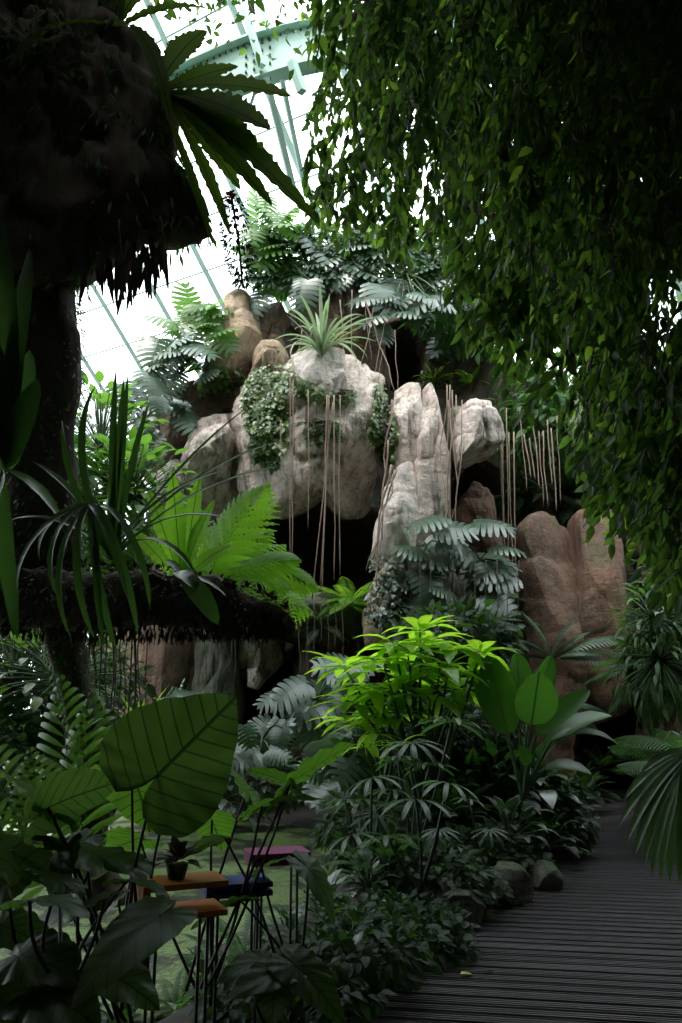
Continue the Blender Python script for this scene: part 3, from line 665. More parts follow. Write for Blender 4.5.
creeper('dark creeper on the rock below the creeper-shaded recess', [(500, 540), (515, 540), (520, 620), (500, 640)], 140, 'dfern')
creeper('creeper over the tan upper left slab foot', [(200, 372), (236, 366), (250, 380), (230, 396), (200, 396)], 130, 'ivy')
creeper('small leafy creeper over the tan mound by the cave', [(366, 560), (400, 550), (420, 610), (396, 640), (366, 620)], 200, 'mon')
creeper('shaded creeper hanging from the top of the far right rock wall', [(640, 600), (700, 590), (700, 700), (660, 700), (645, 660)], 500, 'dfern', (.1, .22))
creeper('creeper veiling the cliff above the right buttress', [(540, 380), (640, 380), (650, 500), (560, 500)], 900, 'dfern', (.1, .22))
creeper('creeper veiling the cliff under the top monsteras', [(250, 225), (470, 225), (480, 300), (420, 290), (380, 260), (250, 290)], 900, 'dfern', (.1, .22))
# ------------------------------------------------------------------ hanging aerial roots
def roots(specs, label, group, mk='root', r=(.010, .02), wob=.05):
    for (x0, y0, x1, y1, *yy) in specs:
        a = P(x0, y0, yy[0]) if yy else S(x0, y0, .12)
        b = P(x1, y1, a[1]-R3(0, .15)); mb = MB(); mb.tube(arc(a, b, 0, 12, wob), np.linspace(R3(*r), R3(*r)*.6, 12)*.62, 5)
        tag(obj('aerial_root', mb, M[mk], loc=a), label, 'aerial root', group)
roots([(290, 372, 290, 566, 12.8), (293, 380, 292, 580, 12.8)], 'thin pale root hanging down the left half of the boulder past the cave', 'roots on the left half of the boulder')
roots([(327, 395, 322, 600, 12.4), (329, 395, 320, 592, 12.4), (334, 395, 334, 580, 12.5), (340, 395, 340, 575, 12.5), (333, 402, 312, 600, 12.4)], 'pale root strand hanging from the capstone over the middle cave mouth', 'roots over the middle cave', r=(.016, .028))
roots([(308, 390, 308, 530, 12.7), (281, 420, 281, 480, 12.9)], 'very thin root hanging on the boulder face left of the main strands', 'thin roots on the boulder')
roots([(447, 385, 450, 640, 12.9), (450, 385, 446, 600, 12.9), (452, 390, 455, 650, 12.9), (456, 395, 452, 640, 12.8), (448, 400, 458, 560, 12.9), (462, 400, 462, 640, 12.7)], 'tangled pale root strand falling beside the tall pillar', 'roots beside the tall pillar', wob=.35, r=(.012, .022))
roots([(397, 470, 366, 570, 12.6), (394, 470, 372, 560, 12.6), (391, 465, 376, 590, 12.6), (388, 440, 382, 540, 12.8), (392, 400, 386, 480, 12.9), (366, 300, 394, 390, 14.0)], 'brown twisted root running down the cleft between boulder and pillars', 'roots in the cleft', 'root', (.02, .035), .2)
roots([(375, 300, 360, 370, 14.0), (340, 300, 346, 380, 14.0), (385, 320, 372, 390, 14.0), (352, 290, 352, 372, 14.0), (302, 330, 292, 392, 13.4), (314, 320, 300, 380, 13.4), (364, 290, 372, 360, 14.0), (395, 330, 398, 390, 13.8), (383, 350, 372, 420, 13.0)], 'thin grey root strung across the brown column under the top monsteras', 'roots on the brown column', 'root', (.010, .018))
roots([(500+i*3.2+R3(-1, 1), R3(395, 440), 503+i*3.2, R3(560, 640), 14.0) for i in range(5)], 'brown root hanging right of the squared block', 'roots right of the squared block', 'root', (.014, .025))
roots([(520+i*4.5+R3(-1, 1), R3(400, 440), 527+i*4.2, R3(475, 520), 14.2) for i in range(9)], 'brown root in the curtain above the red buttress', 'root curtain above the red buttress', 'root', (.014, .03))
roots([(85+i*5+R3(-2, 2), R3(600, 625), 84+i*5, R3(715, 760), 6.2) for i in range(13)], 'brown root in the curtain hanging from the dark log at left', 'root curtain under the log', 'droot', (.008, .02))
roots([(205+i*6, 614, 205+i*6+R3(-3, 3), R3(640, 700), 12.0) for i in range(6)]+[(300+i*7, 604, 300+i*7, R3(640, 700), 12.6) for i in range(7)], 'short fine root dangling below the dark rock shelf', 'roots below the shelf', 'droot', (.01, .016))
roots([(420+i*11, 560, 421+i*11, R3(680, 740), 12.2) for i in range(10)], 'thin dark root hanging through the right-hand monstera thicket', 'roots in the monstera thicket', 'droot', (.008, .014))
def bush(label, c, rad, n, lf, mk, T=T_OV, W=.5, name='bush', group=None, down=0.0, ground=None, shell=.55):
    c = np.array(c, float); rad = np.array(rad, float); base = c-np.array([0, 0, rad[2]]) if ground is None else np.array([c[0], c[1], ground])
    t = thing(name, label, 'plant', base, group); fo = MB(); st = MB()
    d = nrm(RN.normal(0, 1, (n, 3))); q = RN.uniform(shell, 1, (n, 1))*(1+.22*fbm(d*2.3+c, 3, 5))[:, None]; O = c+d*q*rad
    D = d+RN.normal(0, .5, (n, 3)); D[:, 2] -= down; U = RN.normal(0, .3, (n, 3))+[0, -.3, 1]; L = RN.uniform(lf[0], lf[1], n)
    placem(fo, T, O, D, U, L, L*W, RN.uniform(.2, 1.1, n))
    for k in range(12): st.tube(arc(base, O[k], .03, 6, .05), np.linspace(.014, .005, 6), 4)
    obj('foliage', fo, M[mk], t); obj('stem', st, M['dstem'], t); return t
# ------------------------------------------------------------------ lime shrub, paddle plant, lady palms
def shrub(label, base, H, whorls, mk, name, lf=(.35, .5), nl=9, W=.3, T=T_LAN, sm='stem'):
    t = thing(name, label, 'plant', base); fo = MB(); st = MB()
    for w in whorls:
        w = np.array(w); st.tube(arc(base, w, .05, 7, .1), np.linspace(.03, .01, 7), 5)
        for k in range(nl):
            a = k*2.4+R3(-.3, .3); e = R3(-.1, .7); D = np.array([math.cos(a)*math.cos(e), math.sin(a)*math.cos(e), math.sin(e)]); L = R3(*lf)
            placem(fo, T, w+D*.03, D, [0, 0, 1.], L, L*W, R3(.5, 1.1))
    obj('foliage', fo, M[mk], t); obj('stem', st, M[sm], t); return t
b0 = G(430, 835, .1)
Ys = 9.0
W1 = [P(x, y, Ys+R3(-.5, .6)) for x, y in ((430, 642), (452, 650), (408, 655), (384, 665), (365, 672), (470, 672), (440, 670), (415, 680), (456, 690), (390, 690), (370, 690), (356, 705), (345, 668), (400, 715), (430, 700), (375, 722), (352, 722), (480, 655), (395, 645), (420, 632))]
shrub('bright lime green shrub glowing in front of the dark rocks', P(425, 820, 9.2), 2, W1, 'lime', 'lime_shrub', (.36, .58), 12, .32)
W2 = [P(x, y, 8.7+R3(-.3, .3)) for x, y in ((388, 728), (372, 735), (400, 745), (366, 748))]
shrub('low lime green sapling with narrow upright leaves at the shrub foot', P(385, 800, 8.8), 2, W2, 'lime', 'lime_sapling', (.3, .45), 8, .2)
def paddle():
    base = P(523, 800, 8.6); t = thing('paddle_plant', 'broad-leaved banana-like plant with upright paddle leaves left of the doorway', 'plant', base)
    for (ax, ay), (bx, by), w, bd, dy, up in [((508, 735), (487, 655), 29, .15, 0, (0, -1, .2)), ((519, 712), (517, 652), 26, .1, .2, (.5, -.9, .1)), ((527, 725), (552, 655), 20, .1, .4, (.3, -.9, .1)),
            ((531, 725), (539, 672), 32, .1, -.3, (.1, -1, .2)), ((536, 735), (590, 690), 17, .35, 0, (-.3, -.9, .5)), ((506, 735), (474, 668), 16, .1, .3, (-.5, -.9, .2)),
            ((528, 765), (520, 745), 10, .3, -.2, (0, -1, .3)), ((545, 750), (612, 716), 22, .9, .1, (0, -.4, 1)), ((545, 770), (592, 775), 18, .9, -.1, (0, -.4, 1)), ((552, 740), (618, 745), 14, 1.2, 0, (0, -.4, 1))]:
        a = P(ax, ay, 8.6+dy*.5); b = P(bx, by, 8.6+dy); fo = MB(); leafto(fo, T_PAD, a, b, up, w*mpp(8.6)*1.25, bd); lf = obj('leaf', fo, M['pad'], t, loc=a)
        s = MB(); s.tube(arc(base, a, .03, 8), np.linspace(.022, .012, 8), 6); s2 = obj('leaf_stalk', s, M['stem'], t)
paddle()
def ladypalm(label, stem_px, Yp, crowns, mk='fan', sz=.42):
    base = P(stem_px[0], stem_px[1], Yp); t = thing('lady_palm', label, 'palm', base); fo = MB(); st = MB()
    for x, y, s in crowns:
        c = P(x, y, Yp+R3(-.3, .3)); st.tube(arc(base, c, 0, 5, .05), .012, 5)
        placem(fo, T_FAN, c, [R3(-.5, .5), -.75, R3(-.3, .45)], [0, -.35, 1.], sz*s, sz*s, .25)
    obj('foliage', fo, M[mk], t); obj('cane', st, M['dstem'], t)
ladypalm('lady palm with pale narrow fingers in front of the lime shrub', (415, 860), 7.6, [(412, 742, 1.0), (452, 722, 1.0), (398, 760, .7), (430, 765, .8)])
ladypalm('lady palm at pond edge with thin whitish fingers, left of the bed', (372, 880), 7.2, [(372, 778, .8), (362, 800, .9), (378, 815, .7), (352, 835, .8), (345, 800, .6), (392, 790, .7)])
ladypalm('lady palm with broad drooping fingers in the middle of the bed', (420, 900), 6.6, [(416, 800, .9), (448, 783, .8), (388, 838, .9), (440, 830, .5)])
ladypalm('shaded lady palm at the right side of the bed', (480, 870), 7.4, [(455, 845, .7), (490, 830, .6), (470, 800, .6)], sz=.36)
# ------------------------------------------------------------------ bed ground cover
k = 0
cov_labels = []
spots = []
for i in range(15):
    for j in range(6):
        y = 5.3+i*.72; x = deck_x(y)-.22-j*.36*(1+.02*i); spots.append((x+R3(-.15, .15), y+R3(-.2, .2), j))
kinds = [('small_fern', T_FERN, 'dfern', 12, (.28, .5), 1.0, (15, 80), (.7, 1.6), 0), ('leafy_herb', T_OV, 'cover', 34, (.10, .18), .62, (0, 85), (.2, .8), .22), ('low_lily', T_STRAP, 'cover', 24, (.3, .5), .08, (20, 85), (.6, 1.8), 0), ('creeping_herb', T_OV, 'mon', 30, (.08, .16), .7, (0, 80), (.2, .8), .18)]
where = ['at the boardwalk edge', 'in the second row from the boardwalk', 'in the mid bed', 'beyond the mid bed', 'on the pond side of the bed', 'at the pond margin of the bed']
for (x, y, j) in spots:
    K = kinds[RN.integers(0, 4)]
    z = float(gz(np.array([x]), np.array([y]))[0])
    if y < 7.5: d = 'nearest the camera'
    elif y < 10.5: d = 'halfway along'
    elif y < 13: d = 'below the lime shrub'
    else: d = 'towards the doorway'
    tuft('low %s %s, %s' % (K[0].replace('_', ' '), where[j], d), None, K[3], K[4], K[5], K[1], K[2], K[6], K[7], K[8], name=K[0], pt=[x, y, z], group='%s plants %s %s' % (K[0].replace('_', ' '), where[j], d))
for x, y, w, h, lb in ((505, 882, 30, 24, 'dark mossy boulder in the bed at the boardwalk edge'), (455, 905, 34, 26, 'dark boulder half buried in ground cover, middle of the bed'), (545, 905-30, 16, 14, 'small dark rock where the bed meets the boardwalk')):
    Yb = G(x, y+h*.8, 0)[1]; rock('mossy_boulder', lb, 'rock', [(x-w, y+h*.6), (x-w*.8, y-h*.3), (x-w*.2, y-h*.9), (x+w*.5, y-h*.8), (x+w, y-h*.1), (x+w*.9, y+h*.8), (x, y+h)], Yb, .3, .3, 'mrock', int(x), .05)
# leaves/plants standing at the back of the bed near the door
for x, y, yy, lb, mk, T, n, L, W, stk in [
    (535, 795, 9.6, 'glossy broad-leaved plant under the paddle plant', 'mon', T_OV, 26, (.25, .38), .6, .35), (560, 820, 10.5, 'leafy bush beside the boardwalk by the yellow tag', 'cover', T_OV, 40, (.2, .32), .6, .3),
    (585, 800, 13.5, 'low bush at the foot of the red buttress by the doorway', 'cover', T_OV, 50, (.2, .3), .6, .35), (500, 800, 9.4, 'dense dark bush left of the paddle plant', 'cover', T_OV, 60, (.2, .3), .55, .5),
    (470, 790, 9.6, 'feathery dark fern between lime shrub and paddle plant', 'dfern', T_FERN, 22, (.6, .9), .9, 0), (450, 820, 9.0, 'dark fern under the lime shrub stems', 'dfern', T_FERN, 20, (.5, .8), .9, 0),
    (510, 840, 8.6, 'silvery-leaved bush below the paddle plant', 'gfern', T_OV, 34, (.14, .22), .6, .35), (545, 850, 9.0, 'rounded bush where the boardwalk bends', 'cover', T_OV, 50, (.14, .22), .6, .3), (400, 800, 9.8, 'dark fern left of the lime sapling', 'dfern', T_FERN, 20, (.6, .9), .9, 0),
    (600, 770, 15.0, 'fern at the left jamb of the dark doorway', 'dfern', T_FERN, 14, (.5, .8), .9, 0)]:
    tuft(lb, (x, y), n, L, W, T, mk, (0, 85), (.3, 1.2), stk, name='bush' if T is T_OV else 'fern', Y=yy)
# ------------------------------------------------------------------ elephant ears
def ears(label, base, leaves, name='elephant_ear'):
    t = thing(name, label, 'plant', base)
    for (ax, ay), (tx, ty), W, Yl, dy, up, bd, mk in leaves:
        a = P(ax, ay, Yl); b = P(tx, ty, Yl+dy); fo = MB(); L = leafto(fo, T_HEART, a, b, up, 1, bd)
        fo = MB(); leafto(fo, T_HEART, a, b, up, np.linalg.norm(b-a)*W, bd); obj('leaf', fo, M[mk], t, loc=a)
        s = MB(); s.tube(arc(base+np.array([R3(-.08, .08), R3(-.08, .08), 0]), a, 0, 9, .01)+np.sin(np.linspace(0, PI, 9))[:, None]*np.array([R3(-.06, .06), 0, 0]), np.linspace(.009, .006, 9), 6); obj('leaf_stalk', s, M['dstem'], t)
    return t
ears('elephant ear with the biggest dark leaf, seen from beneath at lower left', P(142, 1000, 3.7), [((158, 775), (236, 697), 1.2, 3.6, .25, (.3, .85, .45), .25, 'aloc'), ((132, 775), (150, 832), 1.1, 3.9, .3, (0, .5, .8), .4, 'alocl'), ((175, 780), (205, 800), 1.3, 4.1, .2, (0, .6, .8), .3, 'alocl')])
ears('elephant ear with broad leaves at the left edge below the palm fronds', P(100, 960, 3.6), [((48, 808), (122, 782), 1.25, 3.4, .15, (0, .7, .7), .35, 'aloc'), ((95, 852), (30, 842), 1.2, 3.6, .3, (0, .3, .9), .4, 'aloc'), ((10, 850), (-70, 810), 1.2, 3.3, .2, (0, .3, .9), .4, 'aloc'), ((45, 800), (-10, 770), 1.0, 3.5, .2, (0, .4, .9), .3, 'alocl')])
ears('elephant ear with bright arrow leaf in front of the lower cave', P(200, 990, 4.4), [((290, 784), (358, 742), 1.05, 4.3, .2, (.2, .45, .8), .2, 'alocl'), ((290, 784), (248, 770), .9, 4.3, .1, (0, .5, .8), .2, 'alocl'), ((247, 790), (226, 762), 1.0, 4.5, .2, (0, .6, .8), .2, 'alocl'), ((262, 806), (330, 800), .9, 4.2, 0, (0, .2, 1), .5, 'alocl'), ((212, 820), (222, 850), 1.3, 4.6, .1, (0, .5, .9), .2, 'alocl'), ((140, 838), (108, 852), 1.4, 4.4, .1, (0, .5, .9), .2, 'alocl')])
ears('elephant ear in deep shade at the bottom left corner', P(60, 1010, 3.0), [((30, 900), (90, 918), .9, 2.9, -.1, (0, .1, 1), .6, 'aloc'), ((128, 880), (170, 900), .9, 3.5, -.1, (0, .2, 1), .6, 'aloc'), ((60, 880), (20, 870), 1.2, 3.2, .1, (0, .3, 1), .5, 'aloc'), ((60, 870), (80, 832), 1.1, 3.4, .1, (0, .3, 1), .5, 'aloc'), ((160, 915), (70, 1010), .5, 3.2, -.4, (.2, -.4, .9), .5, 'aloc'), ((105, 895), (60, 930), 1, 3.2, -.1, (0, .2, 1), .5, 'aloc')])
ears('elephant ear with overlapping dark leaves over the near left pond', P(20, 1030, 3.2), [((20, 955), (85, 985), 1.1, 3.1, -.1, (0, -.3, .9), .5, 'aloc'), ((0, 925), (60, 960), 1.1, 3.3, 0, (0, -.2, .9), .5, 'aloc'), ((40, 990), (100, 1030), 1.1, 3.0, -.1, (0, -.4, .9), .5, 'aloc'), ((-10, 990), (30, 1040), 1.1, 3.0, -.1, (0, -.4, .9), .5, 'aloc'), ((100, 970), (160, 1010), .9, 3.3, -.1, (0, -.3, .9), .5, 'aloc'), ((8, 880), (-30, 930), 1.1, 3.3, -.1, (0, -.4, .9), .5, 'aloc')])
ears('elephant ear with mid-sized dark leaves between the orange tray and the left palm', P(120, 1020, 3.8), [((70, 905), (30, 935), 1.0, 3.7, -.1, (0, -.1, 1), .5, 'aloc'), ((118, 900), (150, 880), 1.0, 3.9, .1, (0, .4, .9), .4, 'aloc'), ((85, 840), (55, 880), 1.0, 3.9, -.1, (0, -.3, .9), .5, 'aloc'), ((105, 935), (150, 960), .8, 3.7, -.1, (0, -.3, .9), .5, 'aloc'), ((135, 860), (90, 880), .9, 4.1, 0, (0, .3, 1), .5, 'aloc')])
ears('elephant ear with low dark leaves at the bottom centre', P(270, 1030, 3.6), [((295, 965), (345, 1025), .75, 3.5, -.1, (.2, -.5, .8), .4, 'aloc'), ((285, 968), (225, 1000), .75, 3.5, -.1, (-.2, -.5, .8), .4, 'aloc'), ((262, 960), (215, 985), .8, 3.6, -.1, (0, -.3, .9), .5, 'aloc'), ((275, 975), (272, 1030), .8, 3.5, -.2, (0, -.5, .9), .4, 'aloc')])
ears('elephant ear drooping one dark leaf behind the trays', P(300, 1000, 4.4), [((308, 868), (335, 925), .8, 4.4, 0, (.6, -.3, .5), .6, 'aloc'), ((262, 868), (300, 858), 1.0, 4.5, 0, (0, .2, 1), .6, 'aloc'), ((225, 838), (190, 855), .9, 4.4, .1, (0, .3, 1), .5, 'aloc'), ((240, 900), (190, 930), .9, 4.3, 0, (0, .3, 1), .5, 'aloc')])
# ------------------------------------------------------------------ painted feeding trays on posts
def tray(label, name, cx, cy, Y, sz, mk, ang, plant=True):
    c = P(cx, cy, Y); R = rz(ang); zg = float(gz(np.array([c[0]]), np.array([c[1]]))[0])-.1
    t = thing(name, label, 'tray', [c[0], c[1], zg]); hx, hy, g = sz
    for nm, dz in (('top_board', g), ('bottom_board', -g)):
        mb = MB(); mb.box(c+np.array([0, 0, dz]), [hx, hy, .012], R); obj(nm, mb, M[mk], t, smooth=False)
    mb = MB(); mb.box(c+R@np.array([-hx+.012, 0, 0]), [.012, hy, g], R); obj('side_board', mb, M[mk], t, smooth=False)
    for sx in (-.6, .6):
        for sy in (-.6, .6):
            p = c+R@np.array([hx*sx, hy*sy, -g]); mb = MB(); mb.tube([p, [p[0], p[1], zg]], .008, 6); obj('leg', mb, M['dstem'], t)
    return c
c = tray('orange open-fronted feeding tray on thin legs at lower left', 'feeding_tray', 180, 896, 3.9, (.19, .12, .06), 'orange', .42)
tray('dark blue feeding tray on thin legs, right of the orange one', 'feeding_tray', 236, 886, 4.5, (.17, .12, .02), 'blue', .3)
tray('magenta feeding tray on thin legs, farthest of the three trays', 'feeding_tray', 277, 856, 4.9, (.17, .12, .02), 'mag', .3)
t = thing('pot_plant', 'dark potted plant standing on the orange feeding tray', 'plant', c+np.array([-.02, 0, .072]))
mb = MB(); b = c+np.array([-.02, 0, .072]); mb.tube([b, b+[0, 0, .01], b+[0, 0, .06], b+[0, 0, .065]], [.035, .04, .052, .045], 14); obj('pot', mb, M['dstem'], t)
mb = MB()
for k in range(26):
    a = k*2.4; e = R3(.1, 1.4); D = np.array([math.cos(a)*math.cos(e), math.sin(a)*math.cos(e), math.sin(e)]); placem(mb, T_OV, b+np.array([0, 0, .06])+D*.03, D, [0, 0, 1], R3(.07, .13), .06, .8)
obj('foliage', mb, M['dry'], t)
# yellow tag, pale sheet, fallen leaves
p = P(567, 769, 9.3); mb = MB(); mb.box(p, [.075, .006, .045], rz(.1)); t = thing('plant_tag', 'small yellow plant tag on a thin stake left of the doorway', 'sign', [p[0], p[1], 0]); obj('tag_plate', mb, M['yellow'], t, smooth=False)
mb = MB(); mb.tube([[p[0], p[1]+.01, p[2]], [p[0], p[1]+.01, -.05]], .006, 5); obj('stake', mb, M['dstem'], t)
p = G(566, 830, .25); mb = MB(); R = rz(-.5)
v = np.array([[-.22, -.13, 0], [.22, -.13, .0], [.22, .13, .06], [-.22, .13, .06]])@R.T+p
v = np.concatenate([v, v-[0, 0, .006]]); mb.add(v, [np.array([[0, 1, 2, 3], [7, 6, 5, 4], [0, 4, 5, 1], [1, 5, 6, 2], [2, 6, 7, 3], [3, 7, 4, 0]])])
t = thing('information_board', 'pale green tilted board on short stakes at the boardwalk bend', 'sign', [p[0], p[1], 0]); obj('panel', mb, M['sheet'], t, smooth=False)
mb = MB(); mb.tube([p+[0, 0, .02], [p[0], p[1], -.1]], .012, 5); obj('stake', mb, M['dstem'], t)
for x, y, lb in ((460, 974, 'single yellow-green fallen leaf on the near boardwalk'), (486, 969, 'small dull fallen leaf beside the yellow one')):
    q = G(x, y, .02); mb = MB(); placem(mb, T_OV, q, [1, .3, .05], [0, 0, 1], .09 if x < 470 else .05, .06 if x < 470 else .03, .3); tag(obj('fallen_leaf', mb, M['fallen' if x < 470 else 'dry'], loc=q), lb, 'leaf')
# pond stones
st_l = ['pale stone at the far left rim of the pond', 'grey stone beside the far left rim stone', 'flat stone at the back of the pond', 'long grey stone at the back rim of the pond', 'stone at the back rim near the lower cave', 'rounded stone at the back right rim', 'stone at the left rim behind the dark leaves', 'grey stone between pond and bed', 'light stone peeping past the elephant ear stalks', 'low stone near the trays']
for i, (x, y, w, h) in enumerate([(42, 850, 14, 7), (75, 838, 12, 7), (190, 812, 18, 8), (225, 815, 14, 7), (262, 812, 14, 6), (310, 815, 16, 7), (25, 872, 16, 10), (375, 850, 12, 8), (72, 884, 16, 11), (350, 890, 12, 9)]):
    Yb = G(x, y+h, -.18)[1]; rock('pond_stone', st_l[i], 'stone', [(x-w, y+h*.7), (x-w*.7, y-h*.6), (x, y-h), (x+w*.8, y-h*.6), (x+w, y+h*.4), (x, y+h)], Yb, .18, .25, 'stonep', 50+i, .03)
# ------------------------------------------------------------------ left foreground: trunk, log, root mass
def lump(name, label, cat, out, Y, front, back, mat, seed, amp, parent=None, fq=2.2):
    mb, V = rock_mb(out, Y, front, back, seed, amp, 2.4, fq); return mb, V
t = thing('mossy_tree', 'dark moss-covered tree trunk with a ragged root mass at upper left', 'tree', P(95, 900, 5.4)*np.array([1, 1, 0]))
mb, V = lump(None, None, None, [(-80, -60), (70, -50), (100, 0), (120, 20), (160, 50), (172, 110), (170, 160), (206, 188), (214, 222), (182, 236), (140, 244), (100, 250), (62, 282), (-80, 296)], 5.0, .55, .7, 'bark', 31, .13, fq=3)
obj('root_mass', mb, M['bark'], t)
tp = np.array([P(*q) for q in ((-30, 60, 5.5), (20, 180, 5.4), (48, 280, 5.3), (52, 360, 5.2), (40, 450, 5.2), (42, 540, 5.3), (64, 640, 5.4), (88, 740, 5.5), (96, 860, 5.5), (97, 905, 5.5))])
tp = np.stack([np.interp(np.linspace(0, 9, 46), range(10), tp[:, i]) for i in range(3)], -1); tr = np.interp(np.linspace(0, 9, 46), range(10), [.3, .26, .2, .2, .24, .25, .12, .09, .11, .2])
mb = MB(); mb.tube(tp, tr, 26); v = mb.V[0]; cc = np.repeat(tp, 26, 0); dd = nrm(v-cc); mb.V[0] = v+dd*(.09*fbm(v*4, 4, 3)+.03*fbm(v*14, 2, 9))[:, None]
obj('trunk', mb, M['bark'], t)
s = MB(); s.tube([P(*q) for q in ((70, 560, 5.2), (15, 420, 5.1), (2, 330, 5.0), (15, 270, 5.0))], .07, 10); obj('side_stem', s, M['bark'], t)
mo = MB()                                               # moss and root fringe
n = 2600; idx = RN.integers(0, len(V), n); O = V[idx]; O = O+RN.normal(0, .02, (n, 3))
D = np.stack([RN.normal(0, .35, n), RN.normal(0, .4, n), -np.ones(n)], -1); placem(mo, TINY, O, D, [0, -1, .2], RN.uniform(.04, .16, n), RN.uniform(.01, .03, n), .3)
n = 5000; idx = RN.integers(0, 40, n); th = RN.uniform(0, 2*PI, n); O = tp[idx]+(tp[np.minimum(idx+1, 45)]-tp[idx])*RN.random((n, 1)); rr = tr[idx]*1.08
O = O+np.stack([np.cos(th)*rr, np.sin(th)*rr, 0*th], -1); D = np.stack([np.cos(th), np.sin(th), RN.uniform(-1.5, .3, n)], -1); placem(mo, TINY, O, D, [0, 0, 1.], RN.uniform(.03, .08, n), RN.uniform(.01, .025, n), .8)
obj('moss', mo, M['dfern'], t)
fr = MB()
for i in range(70):
    x = R3(60, 200); y = 232+max(0, (130-x))*.25; a = P(x, y-15, 5.0+R3(-.3, .4)); fr.tube(arc(a, a+np.array([R3(-.12, .12), R3(-.1, .1), -R3(.15, .6 if x < 150 else .25)]), 0, 6, .06), np.linspace(.01, .003, 6), 4)
for i in range(60):
    x = R3(90, 165); y = R3(235, 260); a = P(x, y, 5.0+R3(-.3, .3)); leafto(fr, T_STRAP, a, a+np.array([R3(-.08, .08), 0, -R3(.1, .45)]), [0, -1, 0], .03, .4)
obj('root_fringe', fr, M['bark'], t)
# log
t = thing('fallen_log', 'thick dark log bridging left to right, carrying ferns and strap plants', 'log', P(90, 640, 5.0))
lp = np.array([P(*q) for q in ((-120, 590, 5.2), (0, 596, 5.1), (80, 600, 5.0), (150, 602, 5.0), (220, 606, 5.0), (262, 612, 5.0), (292, 620, 5.0))]); lp = np.stack([np.interp(np.linspace(0, 6, 44), range(7), lp[:, i]) for i in range(3)], -1)
lr = np.interp(np.linspace(0, 6, 44), range(7), [.2, .2, .2, .19, .15, .11, .04]); mb = MB(); mb.tube(lp, lr, 24); v = mb.V[0]; dd = nrm(v-np.repeat(lp, 24, 0)); mb.V[0] = v+dd*(.12*fbm(v*4, 4, 13)+.04*fbm(v*15, 2, 19))[:, None]
obj('log_body', mb, M['bark'], t)
mo = MB(); n = 3800; idx = RN.integers(0, 43, n); th = RN.uniform(0, 2*PI, n); rr = lr[idx]*1.1; O = lp[idx]+(lp[idx+1]-lp[idx])*RN.random((n, 1))+np.stack([0*th, np.cos(th)*rr, np.sin(th)*rr], -1)
D = np.stack([RN.normal(0, .6, n), np.cos(th), np.sin(th)-.4], -1); placem(mo, TINY, O, D, [0, 0, 1.], RN.uniform(.03, .09, n), RN.uniform(.012, .03, n), .8); obj('moss', mo, M['dry'], t)
def toleaves(label, root, Yr, tips, T, mk, name, stub=None):
    a = P(root[0], root[1], Yr); t = thing(name, label, 'plant', a)
    for (tx, ty, w, bd, dy, *up) in tips:
        fo = MB(); b = P(tx, ty, Yr+dy); leafto(fo, T, a+np.array([R3(-.03, .03), R3(-.03, .03), 0]), b, up[0] if up else (0, -.4, 1), w, bd); obj('leaf', fo, M[mk], t, loc=a)
toleaves('bird\'s nest fern with long toothed leaves hanging right from the root mass', (160, 92), 4.7,
    [(316, 222, .22, .35, -.3, (.3, -1, .5)), (272, 206, .2, .25, -.2, (.3, -1, .5)), (292, 97, .24, .5, -.1, (0, -1, .4)), (258, 150, .3, .4, 0, (.2, -1, .4)), (238, 66, .2, .2, .2, (0, -1, .2)), (290, 190, .26, .5, .2, (.3, -1, .4)), (205, 30, .25, .4, .2, (0, -1, .2)), (270, 130, .3, .4, -.3, (.1, -1, .4)), (240, 190, .22, .3, .3, (.4, -1, .4)), (230, 235, .12, .4, .3, (.5, -1, .3)), (213, 245, .08, .2, .1, (.5, -1, .3))], T_NEST, 'nest', 'nest_fern')
toleaves('dark bird\'s nest fern fanning up past the top left corner', (110, 30), 4.8,
    [(190, -60, .3, .5, 0, (0, -1, .3)), (150, -110, .3, .3, 0, (0, -1, .3)), (95, -120, .3, .3, 0, (0, -1, .3)), (30, -80, .3, .4, 0, (0, -1, .3)), (-20, -10, .3, .7, 0, (0, -1, .6)), (212, 10, .2, .6, .4, (0, -1, .5)), (10, 70, .22, 1.0, -.4, (0, -.7, 1)), (60, -100, .3, .3, .3, (0, -1, .3)), (120, -120, .3, .3, .4, (0, -1, .3)), (170, 120, .14, 1.2, -.5, (0, -.5, 1))], T_NEST, 'nest', 'nest_fern')
toleaves('strap-leaved lily on the log with tall arching blades', (112, 560), 4.6,
    [(116, 368, .045, .2, 0, (0, -1, 0)), (124, 376, .045, .15, .1, (.5, -1, 0)), (128, 372, .04, -.2, 0, (.5, -1, 0)), (62, 420, .045, .9, 0, (-.5, -.8, .5)), (96, 385, .055, 1.3, 0, (-.4, -.8, .4)), (284, 440, .04, .7, .2, (0, -.6, 1)), (288, 466, .04, .8, 0, (0, -.6, 1)), (255, 402, .03, .4, .3, (0, -.6, 1)), (228, 470, .05, .9, 0, (0, -.6, 1)), (200, 585, .05, 2.0, -.3, (0, -.4, 1)), (232, 520, .05, 1.3, -.1, (0, -.4, 1)), (30, 460, .05, .9, 0, (0, -.6, 1)), (10, 520, .05, 1.2, 0, (0, -.6, 1)), (150, 400, .04, .5, .2, (0, -.8, .4))], T_STRAP, 'strap', 'strap_lily')
